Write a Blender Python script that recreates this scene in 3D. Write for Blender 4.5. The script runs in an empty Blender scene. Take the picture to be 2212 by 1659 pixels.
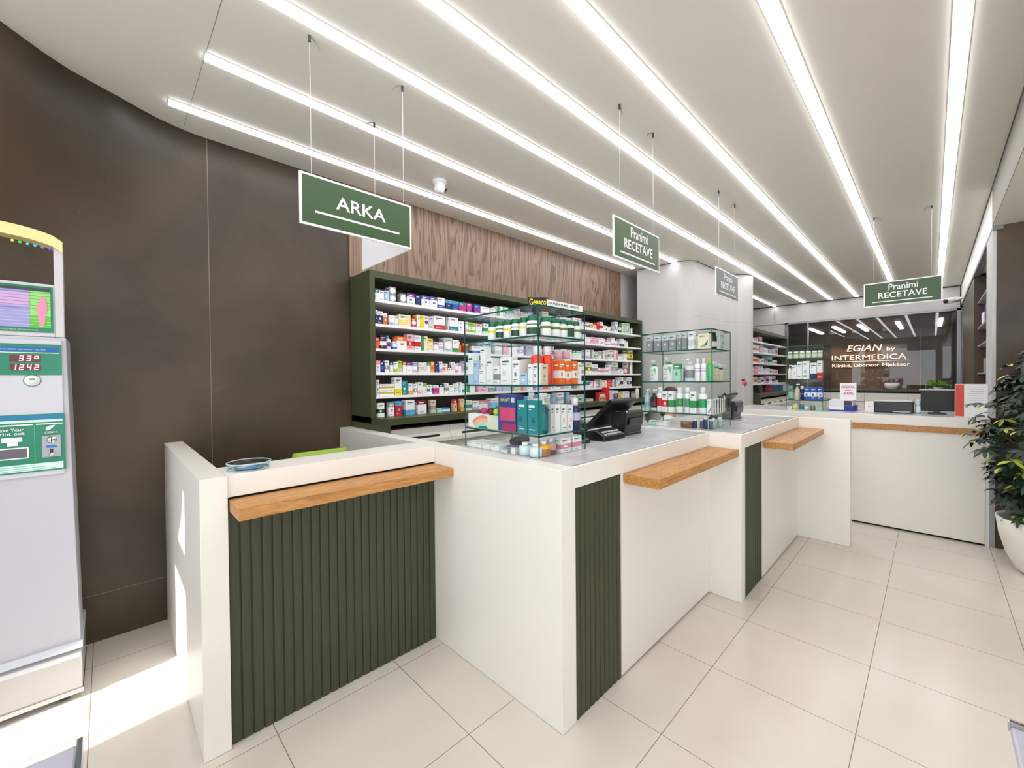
import bpy, math, random
from mathutils import Matrix, Vector
random.seed(7)
SC = bpy.context.scene
COL = SC.collection
pi = math.pi

# ---------------------------------------------------------------- camera
F_PX, YAW, PITCH, ROLL, EYE = 890.657, 45.5357, -0.7316, -0.475, 1.495
def make_camera():
    a, t, r = (math.radians(q) for q in (YAW, PITCH, ROLL))
    fw = Vector((math.cos(a), math.sin(a), 0)); rt = Vector((math.sin(a), -math.cos(a), 0)); up = Vector((0, 0, 1))
    f2 = fw * math.cos(t) + up * math.sin(t); u2 = -fw * math.sin(t) + up * math.cos(t)
    r3 = rt * math.cos(r) + u2 * math.sin(r); u3 = -rt * math.sin(r) + u2 * math.cos(r)
    m = Matrix((r3, u3, -f2)).transposed().to_4x4(); m.translation = (0, 0, EYE)
    cd = bpy.data.cameras.new('camera'); cam = bpy.data.objects.new('camera', cd); COL.objects.link(cam)
    cam.matrix_world = m; cd.sensor_fit = 'HORIZONTAL'; cd.sensor_width = 36; cd.lens = 36 * F_PX / 2212
    cd.clip_start = .05; cd.clip_end = 100
    SC.camera = cam
make_camera()
# ---------------------------------------------------------------- world, sun, exposure
SC.cycles.transparent_max_bounces = 40
w = bpy.data.worlds.new('daylight'); SC.world = w; w.use_nodes = True
bg = w.node_tree.nodes['Background']; bg.inputs[0].default_value = (.90, .945, 1, 1); bg.inputs[1].default_value = 2.9
sd = bpy.data.lights.new('sun', 'SUN'); sd.energy = 6.5; sd.angle = .01; sd.color = (1, .97, .9)
so = bpy.data.objects.new('sun', sd); COL.objects.link(so)
so.rotation_euler = Vector((-1, -.12, .62)).to_track_quat('Z', 'Y').to_euler(); so.location = (-5, 2, 6)
STRIP = 9.0
SC.view_settings.view_transform = 'Standard'; SC.view_settings.look = 'None'
SC.view_settings.exposure = 0.4; SC.view_settings.gamma = 1; SC.view_settings.use_curve_mapping = False

# ---------------------------------------------------------------- materials
def lin(c): return tuple(((v / 255) / 12.92 if v / 255 <= .04045 else ((v / 255 + .055) / 1.055) ** 2.4) for v in c)
def mat(name, col=None, rough=.5, metal=0, coat=0, spec=.5):
    m = bpy.data.materials.new(name); m.use_nodes = True; n = m.node_tree; b = n.nodes['Principled BSDF']
    b.inputs['Roughness'].default_value = rough; b.inputs['Metallic'].default_value = metal
    b.inputs['Specular IOR Level'].default_value = spec; b.inputs['Coat Weight'].default_value = coat
    if col is None:
        at = n.nodes.new('ShaderNodeVertexColor'); at.layer_name = 'Col'; n.links.new(at.outputs[0], b.inputs['Base Color'])
    else: b.inputs['Base Color'].default_value = (*lin(col), 1)
    return m
def nd(m, t, **k):
    n = m.node_tree.nodes.new(t)
    for a, v in k.items(): setattr(n, a, v)
    return n
def lk(m, a, b): m.node_tree.links.new(a, b)
def mth(m, op, a, b=None, c=None):
    n = nd(m, 'ShaderNodeMath', operation=op)
    for i, q in enumerate((a, b, c)):
        if q is None: continue
        if isinstance(q, (int, float)): n.inputs[i].default_value = q
        else: lk(m, q, n.inputs[i])
    return n.outputs[0]
def noise_mix(m, c1, c2, scale, vec_scale=(1, 1, 1), detail=5, dist=0, lo=.35, hi=.65):
    tc = nd(m, 'ShaderNodeTexCoord'); mp = nd(m, 'ShaderNodeMapping'); mp.inputs['Scale'].default_value = vec_scale
    ns = nd(m, 'ShaderNodeTexNoise'); ns.inputs['Scale'].default_value = scale; ns.inputs['Detail'].default_value = detail; ns.inputs['Distortion'].default_value = dist
    cr = nd(m, 'ShaderNodeValToRGB'); cr.color_ramp.elements[0].position = lo; cr.color_ramp.elements[1].position = hi
    cr.color_ramp.elements[0].color = (*lin(c1), 1); cr.color_ramp.elements[1].color = (*lin(c2), 1)
    lk(m, tc.outputs['Object'], mp.inputs[0]); lk(m, mp.outputs[0], ns.inputs['Vector']); lk(m, ns.outputs[0], cr.inputs[0])
    return cr.outputs[0], tc, ns
def bsdf(m): return m.node_tree.nodes['Principled BSDF']
def mixc(m, fac, a, b):
    x = nd(m, 'ShaderNodeMix', data_type='RGBA'); lk(m, fac, x.inputs[0])
    for s, q in ((6, a), (7, b)):
        if isinstance(q, tuple): x.inputs[s].default_value = (*lin(q), 1)
        else: lk(m, q, x.inputs[s])
    return x.outputs[2]
M = {}
M['card'] = mat('printed_card', rough=.45)
M['plastic'] = mat('moulded_plastic', rough=.28)
M['white'] = mat('white_lacquer', (236, 233, 227), .32)
M['wallwhite'] = mat('white_wall_paint', (198, 196, 194), .6)
M['cream'] = mat('matt_cream_panel', (214, 207, 194), .5)
M['chrome'] = mat('chrome', (200, 200, 205), .18, 1)
M['steel'] = mat('brushed_steel', (150, 152, 155), .35, 1)
M['black'] = mat('black_plastic', (22, 22, 25), .3)
M['green'] = mat('olive_green_lacquer', (66, 72, 47), .42)
M['slat'] = mat('olive_slat_paint', (60, 65, 43), .55)
M['darkrec'] = mat('shelf_back_grey', (98, 98, 92), .6)
M['gap'] = mat('shadow_gap_black', (12, 12, 12), .8)
m = M['floor'] = mat('porcelain_tile', rough=.22, col=(0, 0, 0))
c, tc, ns = noise_mix(m, (217, 209, 198), (226, 219, 209), 1.3, detail=3)
sp = nd(m, 'ShaderNodeSeparateXYZ'); lk(m, tc.outputs['Object'], sp.inputs[0])
def joint(axis, off, per, wd):
    f = mth(m, 'FRACT', mth(m, 'DIVIDE', mth(m, 'SUBTRACT', sp.outputs[axis], off - wd / 2 - 50 * per), per))
    return mth(m, 'LESS_THAN', f, wd / per)
jn = mth(m, 'MAXIMUM', joint(0, -.078, .571, .0032), joint(1, .218, .5717, .0032))
lk(m, mixc(m, jn, c, (136, 124, 112)), bsdf(m).inputs['Base Color'])
m = M['ceiling'] = mat('satin_ceiling_board', (232, 228, 220), .42)
m = M['stone'] = mat('brown_stone_slab', (80, 65, 53), .40)
c, tc, ns = noise_mix(m, (50, 40, 28), (82, 67, 50), 1.1, detail=9, dist=.6)
sp = nd(m, 'ShaderNodeSeparateXYZ'); lk(m, tc.outputs['Object'], sp.inputs[0])
vn = nd(m, 'ShaderNodeTexNoise'); vn.inputs['Scale'].default_value = .9; vn.inputs['Detail'].default_value = 4; vn.inputs['Distortion'].default_value = 1.6
lk(m, tc.outputs['Object'], vn.inputs['Vector'])
vein = mth(m, 'LESS_THAN', mth(m, 'ABSOLUTE', mth(m, 'SUBTRACT', vn.outputs[0], .53)), .0012)
jn = mth(m, 'MAXIMUM', mth(m, 'LESS_THAN', mth(m, 'ABSOLUTE', mth(m, 'SUBTRACT', sp.outputs[0], .493)), .002), mth(m, 'LESS_THAN', mth(m, 'ABSOLUTE', mth(m, 'SUBTRACT', sp.outputs[2], .271)), .0013))
lk(m, mixc(m, mth(m, 'MULTIPLY', vein, .06), mixc(m, jn, c, (128, 114, 100)), (140, 126, 110)), bsdf(m).inputs['Base Color'])
rr = nd(m, 'ShaderNodeMapRange'); lk(m, ns.outputs[0], rr.inputs[0]); rr.inputs[3].default_value = .36; rr.inputs[4].default_value = .5; lk(m, rr.outputs[0], bsdf(m).inputs['Roughness'])
m = M['walnut'] = mat('walnut_laminate', (120, 95, 78), .45)
tc = nd(m, 'ShaderNodeTexCoord'); mp = nd(m, 'ShaderNodeMapping'); mp.inputs['Scale'].default_value = (1, 1, .09); lk(m, tc.outputs['Object'], mp.inputs[0])
n1 = nd(m, 'ShaderNodeTexNoise'); n1.inputs['Scale'].default_value = 6; n1.inputs['Detail'].default_value = 3; n1.inputs['Distortion'].default_value = .9; lk(m, mp.outputs[0], n1.inputs['Vector'])
ring = mth(m, 'FRACT', mth(m, 'MULTIPLY', n1.outputs[0], 9))
cr = nd(m, 'ShaderNodeValToRGB'); e = cr.color_ramp.elements; e[0].color = (*lin((100, 78, 64)), 1); e[1].color = (*lin((150, 124, 106)), 1); e[1].position = .55
k = e.new(.93); k.color = (*lin((138, 112, 94)), 1); k = e.new(1); k.color = (*lin((104, 82, 68)), 1)
lk(m, ring, cr.inputs[0]); lk(m, cr.outputs[0], bsdf(m).inputs['Base Color'])
m = M['oak'] = mat('oiled_oak', (200, 150, 92), .42)
c, tc, ns = noise_mix(m, (160, 106, 52), (205, 152, 88), 7, (1.5, 14, 14), detail=6, dist=.5, lo=.3, hi=.7)
lk(m, c, bsdf(m).inputs['Base Color'])
m = M['worktop'] = mat('pale_grey_worktop', (198, 198, 202), .22)
c, tc, ns = noise_mix(m, (186, 186, 191), (206, 206, 210), 5, detail=8, dist=1)
lk(m, c, bsdf(m).inputs['Base Color'])
def emis(name, col, st):
    m = bpy.data.materials.new(name); m.use_nodes = True; b = m.node_tree.nodes['Principled BSDF']
    b.inputs['Base Color'].default_value = (.8, .8, .8, 1); b.inputs['Emission Color'].default_value = (*col, 1); b.inputs['Emission Strength'].default_value = st
    return m
M['strip'] = emis('led_diffuser', (1, .99, .985), STRIP)
M['clinicstrip'] = emis('clinic_led_diffuser', (1, .98, .95), 4)
M['led_red'] = emis('red_led_segment', (1, .05, .08), 2.2)
def glassy(name, tint, ior=1.5, rough=0.0, gain=1.0):
    m = bpy.data.materials.new(name); m.use_nodes = True; n = m.node_tree; n.nodes.clear()
    o = nd(m, 'ShaderNodeOutputMaterial'); t = nd(m, 'ShaderNodeBsdfTransparent'); g = nd(m, 'ShaderNodeBsdfGlossy'); x = nd(m, 'ShaderNodeMixShader')
    fr = nd(m, 'ShaderNodeFresnel'); fr.inputs[0].default_value = ior
    t.inputs[0].default_value = (*tint, 1); g.inputs['Roughness'].default_value = rough
    ge = nd(m, 'ShaderNodeNewGeometry')      # reflect on the outer faces only, so light is not trapped inside the pane
    lk(m, mth(m, 'MULTIPLY', mth(m, 'MULTIPLY', fr.outputs[0], gain), mth(m, 'SUBTRACT', 1.0, ge.outputs['Backfacing'])), x.inputs[0]); lk(m, t.outputs[0], x.inputs[1]); lk(m, g.outputs[0], x.inputs[2]); lk(m, x.outputs[0], o.inputs[0])
    return m
M['glass'] = glassy('clear_float_glass', (.978, .996, .99), gain=.6)
M['winglass'] = glassy('partition_glass', (.95, .96, .96), gain=1.3)
M['edge'] = mat('green_glass_edge', (34, 84, 76), .15)
M['clearplastic'] = glassy('clear_plastic', (.93, .97, .98), 1.45)

# ---------------------------------------------------------------- mesh builder
PAL = dict(white=(240, 240, 242), palegrey=(205, 208, 210), grey=(140, 142, 146), black=(22, 22, 26), darkgrey=(60, 62, 66), navy=(26, 34, 92), blue=(36, 84, 176),
    skyblue=(92, 170, 216), paleblue=(178, 206, 232), teal=(20, 132, 140), mint=(176, 222, 206), green=(54, 150, 84), darkgreen=(28, 74, 52), lime=(164, 204, 66), palegreen=(196, 214, 186),
    olive=(112, 122, 48), yellow=(240, 214, 40), gold=(196, 172, 60), cream=(238, 228, 196), beige=(214, 200, 176), brown=(128, 84, 58), amber=(240, 168, 36), orange=(238, 112, 42), redorange=(228, 66, 38),
    salmon=(240, 150, 124), peach=(240, 186, 150), red=(206, 30, 42), maroon=(110, 26, 34), pink=(240, 186, 200), rose=(216, 140, 156), magenta=(196, 46, 128), purple=(112, 54, 146), violet=(92, 70, 170),
    plum=(64, 26, 62), lilac=(196, 170, 218), lavender=(186, 180, 214), text=(96, 98, 104), deepteal=(14, 96, 104))
WORD = dict(palegrey='pale grey', skyblue='sky blue', paleblue='pale blue', darkgreen='dark green', palegreen='pale green', redorange='red-orange', darkgrey='dark grey', deepteal='deep teal')
def cw(c): return WORD.get(c, c)
LP = {k: lin(v) for k, v in PAL.items()}
def C_(c): return LP[c] if isinstance(c, str) else lin(c)
class MB:
    def __init__(s): s.v = []; s.f = []; s.c = []; s.m = []; s.sm = []
    def add(s, vs, fs, col='white', mi=0, smooth=False):
        o = len(s.v); s.v += [tuple(q) for q in vs]; c = C_(col)
        for f in fs: s.f.append(tuple(o + i for i in f)); s.c.append(c); s.m.append(mi); s.sm.append(smooth)
        return s
    def box(s, x0, x1, y0, y1, z0, z1, col='white', mi=0, skip=''):
        v = [(x, y, z) for z in (z0, z1) for y in (y0, y1) for x in (x0, x1)]
        fs = {'b': (0, 2, 3, 1), 't': (4, 5, 7, 6), 'f': (0, 1, 5, 4), 'k': (2, 6, 7, 3), 'l': (0, 4, 6, 2), 'r': (1, 3, 7, 5)}
        return s.add(v, [f for k, f in fs.items() if k not in skip], col, mi)
    def prism(s, poly, z0, z1, col='white', mi=0, smooth=False):
        n = len(poly)
        s.add([(x, y, z0) for x, y in poly] + [(x, y, z1) for x, y in poly], [(i, (i + 1) % n, n + (i + 1) % n, n + i) for i in range(n)], col, mi, smooth)
        s.add([(x, y, z0) for x, y in poly], [tuple(range(n))[::-1]], col, mi); s.add([(x, y, z1) for x, y in poly], [tuple(range(n))], col, mi)
        return s
    def prof(s, pts, x0, x1, col='white', mi=0):      # (y, z) outline extruded along x
        n = len(pts)
        return s.add([(x0, y, z) for y, z in pts] + [(x1, y, z) for y, z in pts], [(i, n + i, n + (i + 1) % n, (i + 1) % n) for i in range(n)] + [tuple(range(n)), tuple(range(n, 2 * n))[::-1]], col, mi)
    def lathe(s, pr, cx=0, cy=0, n=16, col='white', mi=0, sx=1, sy=1, smooth=True):
        vs = []; fs = []
        for r, z in pr:
            for k in range(n):
                a = 2 * pi * k / n; vs.append((cx + r * math.cos(a) * sx, cy + r * math.sin(a) * sy, z))
        for i in range(len(pr) - 1):
            for k in range(n): fs.append((i * n + k, i * n + (k + 1) % n, (i + 1) * n + (k + 1) % n, (i + 1) * n + k))
        fs.append(tuple(range(n))[::-1]); fs.append(tuple((len(pr) - 1) * n + k for k in range(n)))
        return s.add(vs, fs, col, mi, smooth)
    def tube(s, pts, r, n=8, col='white', mi=0):
        pts = [Vector(p) for p in pts]; vs = []; fs = []
        for i, p in enumerate(pts):
            d = (pts[min(i + 1, len(pts) - 1)] - pts[max(i - 1, 0)]).normalized()
            a = d.orthogonal().normalized() if i == 0 else (a - d * a.dot(d)).normalized(); b = d.cross(a)
            rr = r[i] if isinstance(r, (list, tuple)) else r
            for k in range(n): t = 2 * pi * k / n; vs.append(p + (a * math.cos(t) + b * math.sin(t)) * rr)
        for i in range(len(pts) - 1):
            for k in range(n): fs.append((i * n + k, i * n + (k + 1) % n, (i + 1) * n + (k + 1) % n, (i + 1) * n + k))
        fs.append(tuple(range(n))[::-1]); fs.append(tuple((len(pts) - 1) * n + k for k in range(n)))
        return s.add(vs, fs, col, mi, True)
    def sphere(s, c, r, col='white', mi=0, n=14, m=8, sc=(1, 1, 1)):
        vs = [(c[0], c[1], c[2] - r * sc[2])]; fs = []
        for i in range(1, m):
            t = pi * i / m
            for k in range(n): a = 2 * pi * k / n; vs.append((c[0] + r * sc[0] * math.sin(t) * math.cos(a), c[1] + r * sc[1] * math.sin(t) * math.sin(a), c[2] - r * sc[2] * math.cos(t)))
        vs.append((c[0], c[1], c[2] + r * sc[2])); L = len(vs) - 1
        for k in range(n):
            fs.append((0, 1 + (k + 1) % n, 1 + k)); fs.append((L, 1 + (m - 2) * n + k, 1 + (m - 2) * n + (k + 1) % n))
            for i in range(m - 2): fs.append((1 + i * n + k, 1 + i * n + (k + 1) % n, 1 + (i + 1) * n + (k + 1) % n, 1 + (i + 1) * n + k))
        return s.add(vs, fs, col, mi, True)
    def move(s, mtx, start=0):
        for i in range(start, len(s.v)): s.v[i] = tuple(mtx @ Vector(s.v[i]))
        return s
    def mesh(s, name, mats):
        me = bpy.data.meshes.new(name); me.from_pydata(s.v, [], s.f)
        if not isinstance(mats, (list, tuple)): mats = [mats]
        for q in mats: me.materials.append(q)
        me.polygons.foreach_set('material_index', s.m); me.polygons.foreach_set('use_smooth', s.sm)
        ca = me.color_attributes.new('Col', 'FLOAT_COLOR', 'CORNER'); d = []
        for p, c in zip(s.f, s.c): d += [c[0], c[1], c[2], 1.0] * len(p)
        ca.data.foreach_set('color', d); me.update(); return me
    def build(s, name, mats, parent=None, loc=None, rz=0, bev=0):
        o = bpy.data.objects.new(name, s.mesh(name, mats)); COL.objects.link(o)
        if parent: o.parent = parent
        if loc: o.location = loc
        if rz: o.rotation_euler.z = rz
        if bev:
            b = o.modifiers.new('bevel', 'BEVEL'); b.width = bev; b.segments = 2; b.limit_method = 'ANGLE'; b.angle_limit = .7
        return o
def tag(o, label=None, cat=None, group=None, kind=None):
    if label: o['label'] = label
    if cat: o['category'] = cat
    if group: o['group'] = group
    if kind: o['kind'] = kind
    return o
def thing(name, label, cat, loc=(0, 0, 0), rz=0, group=None):
    o = bpy.data.objects.new(name, None); COL.objects.link(o); o.location = loc; o.rotation_euler.z = rz; o.empty_display_size = .05
    return tag(o, label, cat, group)
def struct(name, mb, mats, **k): return tag(mb.build(name, mats, **k), kind='structure')
def text(body, name, parent, material, loc, width, height, rot, col=None, depth=.0012, shear=0, bold=0):
    cu = bpy.data.curves.new(name, 'FONT'); cu.body = body; cu.align_x = 'LEFT'; cu.extrude = .01; cu.shear = shear; cu.offset = bold; cu.resolution_u = 3
    t = bpy.data.objects.new(name, cu); COL.objects.link(t); bpy.context.view_layer.update()
    me = bpy.data.meshes.new_from_object(t.evaluated_get(bpy.context.evaluated_depsgraph_get()))
    bpy.data.objects.remove(t); bpy.data.curves.remove(cu)
    xs = [v.co.x for v in me.vertices]; ys = [v.co.y for v in me.vertices]
    x0, x1, y0, y1 = min(xs), max(xs), min(ys), max(ys)
    for v in me.vertices:
        v.co.x = (v.co.x - x0) / (x1 - x0) * width; v.co.y = (v.co.y - y0) / (y1 - y0) * height; v.co.z = (v.co.z / .01 * .5 + .5) * depth
    me.materials.clear(); me.materials.append(material)
    if col is not None:
        ca = me.color_attributes.new('Col', 'FLOAT_COLOR', 'CORNER'); c = C_(col); ca.data.foreach_set('color', [c[0], c[1], c[2], 1.0] * len(me.loops))
    o = bpy.data.objects.new(name, me); COL.objects.link(o)
    if parent: o.parent = parent
    o.location = loc; o.rotation_euler = rot
    return o
FY = (pi / 2, 0, 0)            # lettering that faces -Y
FX = (pi / 2, 0, -pi / 2)      # lettering that faces -X
# ================================================================= the setting
ZC = 3.1; YW = 3.365; ZT = 1.112
struct('floor', MB().box(-3.2, 14.2, -4.2, 5.2, -.1, 0), M['floor'])
# ceiling boards, the lower soffit on the right and the step between them
struct('ceiling', MB().box(-3.2, 10.9, -.36, 5.2, ZC, ZC + .12).box(-3.2, 10.9, -4.2, -.36, 2.77, ZC + .12), M['ceiling'])
struct('trim_1', MB().box(-3.0, 10.9, -.3605, -.352, ZC - .006, ZC - .001, 'text').box(.3665, .3685, -.35, 3.3, ZC - .0012, ZC - .0002, 'grey'), M['card'])
# brown stone wall on the left; its top rounds forward towards the shop front
mb = MB(); xs = [-3.2, -1.5, -.8, -.5, -.315, -.2, -.115, -.03, .058, .15, .242, .33, .428, .6, 1.433, 5.9]
ys = {-3.2: 2.1, -1.5: 2.3, -.8: 2.55, -.5: 2.75, -.315: 2.9, -.2: 3.03, -.115: 3.105, -.03: 3.155, .058: 3.202, .15: 3.26, .242: 3.309, .33: 3.34, .428: 3.362}
zs = [0, 1.2, 2.0, 2.35, 2.6, 2.8, 2.95, 3.04, 3.1]
vs = []
for z in zs:
    for x in xs:
        t = max(0, (z - 2.0) / 1.1); t = t * t * (3 - 2 * t); vs.append((x, YW + (ys.get(x, YW) - YW) * t, z))
n = len(xs); mb.add(vs, [(j * n + i, j * n + i + 1, (j + 1) * n + i + 1, (j + 1) * n + i) for j in range(len(zs) - 1) for i in range(n - 1)], smooth=True)
mb.box(-3.2, 5.9, 3.5, 3.6, 0, 3.1)
struct('wall_left', mb, M['stone'])
struct('trim_2', MB().box(1.433, 5.64, 3.35, 3.3649, 2.345, ZC), M['walnut'])
struct('wall_left_white', MB().box(5.64, 10.9, 3.35, 3.55, 0, ZC), M['wallwhite']).name = 'trim_3'
# free-standing wavy column clad in white board
def arc(cx, cy, r, a0, a1, n=8): return [(cx + r * math.cos(math.radians(a0 + (a1 - a0) * i / n)), cy + r * math.sin(math.radians(a0 + (a1 - a0) * i / n))) for i in range(n + 1)]
colp = [(5.665, 3.09)] + arc(5.885, 2.50, .22, 180, 268) + [(6.1, 2.278), (6.45, 2.272), (6.7, 2.25), (6.9, 2.21), (7.05, 2.15), (7.15, 2.07), (7.25, 2.01), (7.35, 2.0), (7.36, 3.09)]
struct('wall_column', MB().prism(colp, 0, ZC, smooth=False), M['wallwhite']).name = 'trim_4'
def seam(poly, z, t=.003, off=.0015):
    mb = MB()
    for (x0, y0), (x1, y1) in zip(poly, poly[1:]):
        dx, dy = x1 - x0, y1 - y0; L = math.hypot(dx, dy); nx, ny = -dy / L * -off, dx / L * -off
        if poly is colp: nx, ny = dy / L * off, -dx / L * off
        nx, ny = (-abs(nx) if nx < 0 else nx), ny
        mb.add([(x0 + dy / L * off, y0 - dx / L * off, z), (x1 + dy / L * off, y1 - dx / L * off, z), (x1 + dy / L * off, y1 - dx / L * off, z + t), (x0 + dy / L * off, y0 - dx / L * off, z + t)], [(0, 1, 2, 3)], 'grey')
        mb.add([(x0 - dy / L * off, y0 + dx / L * off, z), (x1 - dy / L * off, y1 + dx / L * off, z), (x1 - dy / L * off, y1 + dx / L * off, z + t), (x0 - dy / L * off, y0 + dx / L * off, z + t)], [(0, 1, 2, 3)], 'grey')
    return mb
struct('trim_5', seam(colp[6:-1], 2.345), M['card'])
mbs = MB()
for i in range(len(colp) - 1):
    (x0, y0), (x1, y1) = colp[i], colp[i + 1]; dx, dy = x1 - x0, y1 - y0; L = math.hypot(dx, dy)
    for s in (.004, -.004): mbs.add([(x0 + dy / L * s, y0 - dx / L * s, ZC - .008), (x1 + dy / L * s, y1 - dx / L * s, ZC - .008), (x1 + dy / L * s, y1 - dx / L * s, ZC), (x0 + dy / L * s, y0 - dx / L * s, ZC)], [(0, 1, 2, 3)], 'darkgrey')
struct('trim_6', mbs, M['card'])
# back wall with the glazed opening into the clinic
mb = MB().box(10.9, 11.02, 2.31, 3.55, 0, ZC).box(10.9, 11.02, -.42, 2.31, 2.695, ZC).box(10.9, 11.02, -.42, 2.31, 0, .95).box(10.9, 11.02, -4.2, -.347, 0, ZC)
struct('wall_back', mb, M['wallwhite'])
struct('trim_7', MB().box(10.885, 10.8995, -.34, 3.35, ZC - .02, ZC - .004, 'darkgrey').box(10.89, 10.8995, -.34, 3.35, 2.675, 2.69, 'grey').box(10.89, 10.8995, 2.52, 2.526, 2.70, ZC, 'grey'), M['card'])
wf = struct('window_1', MB().box(10.88, 10.96, -.36, -.31, .95, 2.69).box(10.88, 10.96, 2.27, 2.32, .95, 2.69).box(10.88, 10.96, -.36, 2.32, 2.655, 2.69).box(10.88, 10.96, -.36, 2.32, .95, .99).box(10.89, 10.95, 1.885, 1.91, .99, 2.655), M['steel'])
MB().box(10.915, 10.925, -.31, 2.27, .99, 2.655).build('pane', M['winglass'], wf)
# right side: bulkhead face, white post, dark panel and the pillar by the plant
struct('trim_8', MB().box(5.44, 10.9, -.42, -.361, 2.735, ZC - .002), mat('grey_bulkhead_board', (132, 132, 138), .6))
struct('trim_16', MB().box(-3.1, 5.4395, -.3598, -.357, 2.7702, ZC - .007), mat('dimmed_bulkhead_board', (128, 122, 113), .6))  # added cover plate, darkened to offset the glare of the close strip
struct('trim_9', MB().box(5.46, 6.0, -.9, -.361, 1.12, 2.735), M['wallwhite'])
struct('trim_10', MB().box(7.85, 10.7, -.9, -.37, 0, 2.735), M['stone'])
struct('wall_right', MB().box(2.2, 11, -4.3, -4.15, 0, 2.8).box(-3.2, -1.2, -4.3, -4.15, 0, 2.8).box(-1.2, 2.2, -4.3, -4.15, 0, .3).box(-1.2, 2.2, -4.3, -4.15, 2.4, 2.8).box(.4, .5, -4.3, -4.15, .3, 2.4), mat('warm_cream_wall', (232, 214, 184), .6))  # unseen wall; open bay and cream colour added for fill light
struct('trim_11', MB().box(5.455, 6.3, -1.9, -.385, 0, 2.7698), M['stone'])
struct('trim_12', MB().box(5.44, 5.46, -.384, -.345, 0, 1.0), M['steel'])
# unseen shop front, added: open bays let daylight in and shape the sun patch
mb = MB()
for y0, y1, z0, z1 in ((-4.2, -3.9, 0, 3.1), (-3.9, 3.4, 2.85, 3.1), (-2.2, -2.0, 0, 2.85), (-.3, -.1, 0, 2.85), (1.7, 2.12, 0, 2.85), (2.56, 3.4, 0, 2.85), (-3.9, 3.4, 0, .12), (-3.9, 1.7, .12, .5), (2.12, 2.56, 2.2, 2.34)):
    mb.box(-2.5, -2.42, y0, y1, z0, z1)
struct('wall_front', mb, M['wallwhite'])
struct('sun_block_canopy', MB().box(-6.6, -2.5, -4.2, 1.75, 2.86, 2.95), M['wallwhite'])   # unseen canopy, added to keep the sun out of the other bays
# ---- clinic room seen through the glass
struct('wall_back_clinic', MB().box(14.02, 14.15, -2.2, 5.2, 0, 3.1), M['stone']).name = 'wall_clinic_back'
struct('wall_clinic_left', MB().box(11, 14.1, 4.2, 4.3, 0, 3.0), M['stone'])
struct('wall_clinic_right', MB().box(11, 14.1, -1.6, -1.5, 0, 3.0), M['stone'])
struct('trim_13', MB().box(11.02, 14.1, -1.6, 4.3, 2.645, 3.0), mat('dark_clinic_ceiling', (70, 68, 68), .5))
struct('trim_14', MB().box(13.98, 14.02, -.3, 2.6, 0, 1.0).box(13.985, 14.02, .18, .2, 1.0, 2.64), M['walnut'])

# ================================================================= ceiling lights
names = ['LED light strip nearest the brown wall, first from the left', 'LED light strip second from the brown wall, ending at the white column',
    'short end of LED strip on the far side of the white column', 'LED light strip third from the brown wall, above the cash sign',
    'LED light strip fourth from the brown wall', 'LED light strip fifth from the brown wall', 'LED light strip second from the right, running to the far green sign', 'rightmost LED light strip beside the lower soffit']
for (x0, x1, y), lb in zip(((.276, 5.51, 3.064), (.37, 5.68, 2.514), (7.37, 10.87, 2.514), (-1.9, 10.8, 1.946), (-1.9, 10.8, 1.489), (-1.9, 10.8, 1.0675), (-1.9, 10.8, .4936), (-1.9, 10.8, -.0905)), names):
    t = thing('ceiling_light', 'long white ' + lb if 'short' not in lb else lb, 'light', ((x0 + x1) / 2, y, ZC), 0, 'LED strips across the ceiling'); h = (x1 - x0) / 2
    MB().box(-h - .004, h + .004, -.032, .032, -.006, -.0002, 'white', skip='').build('housing', M['plastic'], t)
    MB().box(-h, h, -.028, .028, -.012, -.0062).build('diffuser', M['strip'], t)
for i, (x0, x1, y, lb) in enumerate(((12.0, 13.7, 2.06, 'leftmost'), (12.0, 13.7, 1.6, 'second from the left'), (12.0, 13.7, 1.15, 'third from the left'), (12.0, 13.7, .52, 'fourth from the left'), (12.0, 13.7, -.12, 'rightmost'))):
    t = thing('ceiling_light', 'short white LED strip in the clinic behind the glass, %s' % lb, 'light', ((x0 + x1) / 2, y, 2.6445), 0, 'LED strips in the clinic')
    MB().box(-.85, .85, -.035, .035, -.03, -.001).build('diffuser', M['clinicstrip'], t)
def cyl(mb, x, y, z0, z1, r, col='white', n=16): return mb.lathe([(r, z0), (r, z1)], x, y, n, col, smooth=False)
# warm wall washers over the clinic logo
for x, y, lb in ((13.45, 1.83, 'left'), (13.45, 1.37, 'middle'), (13.45, .80, 'right')):
    t = thing('spotlight', 'small round warm spotlight above the clinic logo, %s of three' % lb, 'light', (x, y, 2.6445))
    MB().lathe([(.05, -.07), (.055, -.06), (.055, -.001)], n=16, col='grey').build('housing', M['plastic'], t)
    ld = bpy.data.lights.new('warm_spot', 'SPOT'); ld.energy = 55; ld.color = (1, .66, .42); ld.spot_size = 1.5; ld.spot_blend = .8; ld.shadow_soft_size = .03
    lo = bpy.data.objects.new('lamp', ld); COL.objects.link(lo); lo.parent = t; lo.location = (0, 0, -.08); lo.rotation_euler = (0, -.42, 0)
t = thing('logo_sign', 'backlit clinic wall lettering reading EGIAN by INTERMEDICA behind the glass', 'sign', (14.0, 1.9, 1.70))
lm = mat('pale_logo_metal', (250, 226, 206), .4); bsdf(lm).inputs['Emission Color'].default_value = (1, .74, .58, 1); bsdf(lm).inputs['Emission Strength'].default_value = .55
text('EGIAN', 'lettering', t, lm, (0, -.315, .435), .70, .165, FX, depth=.02, shear=.25, bold=.004)
text('by', 'lettering', t, lm, (0, -1.10, .40), .15, .12, FX, depth=.02, bold=.004)
text('INTERMEDICA', 'lettering', t, lm, (0, 0, .21), 1.46, .13, FX, depth=.02)
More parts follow.
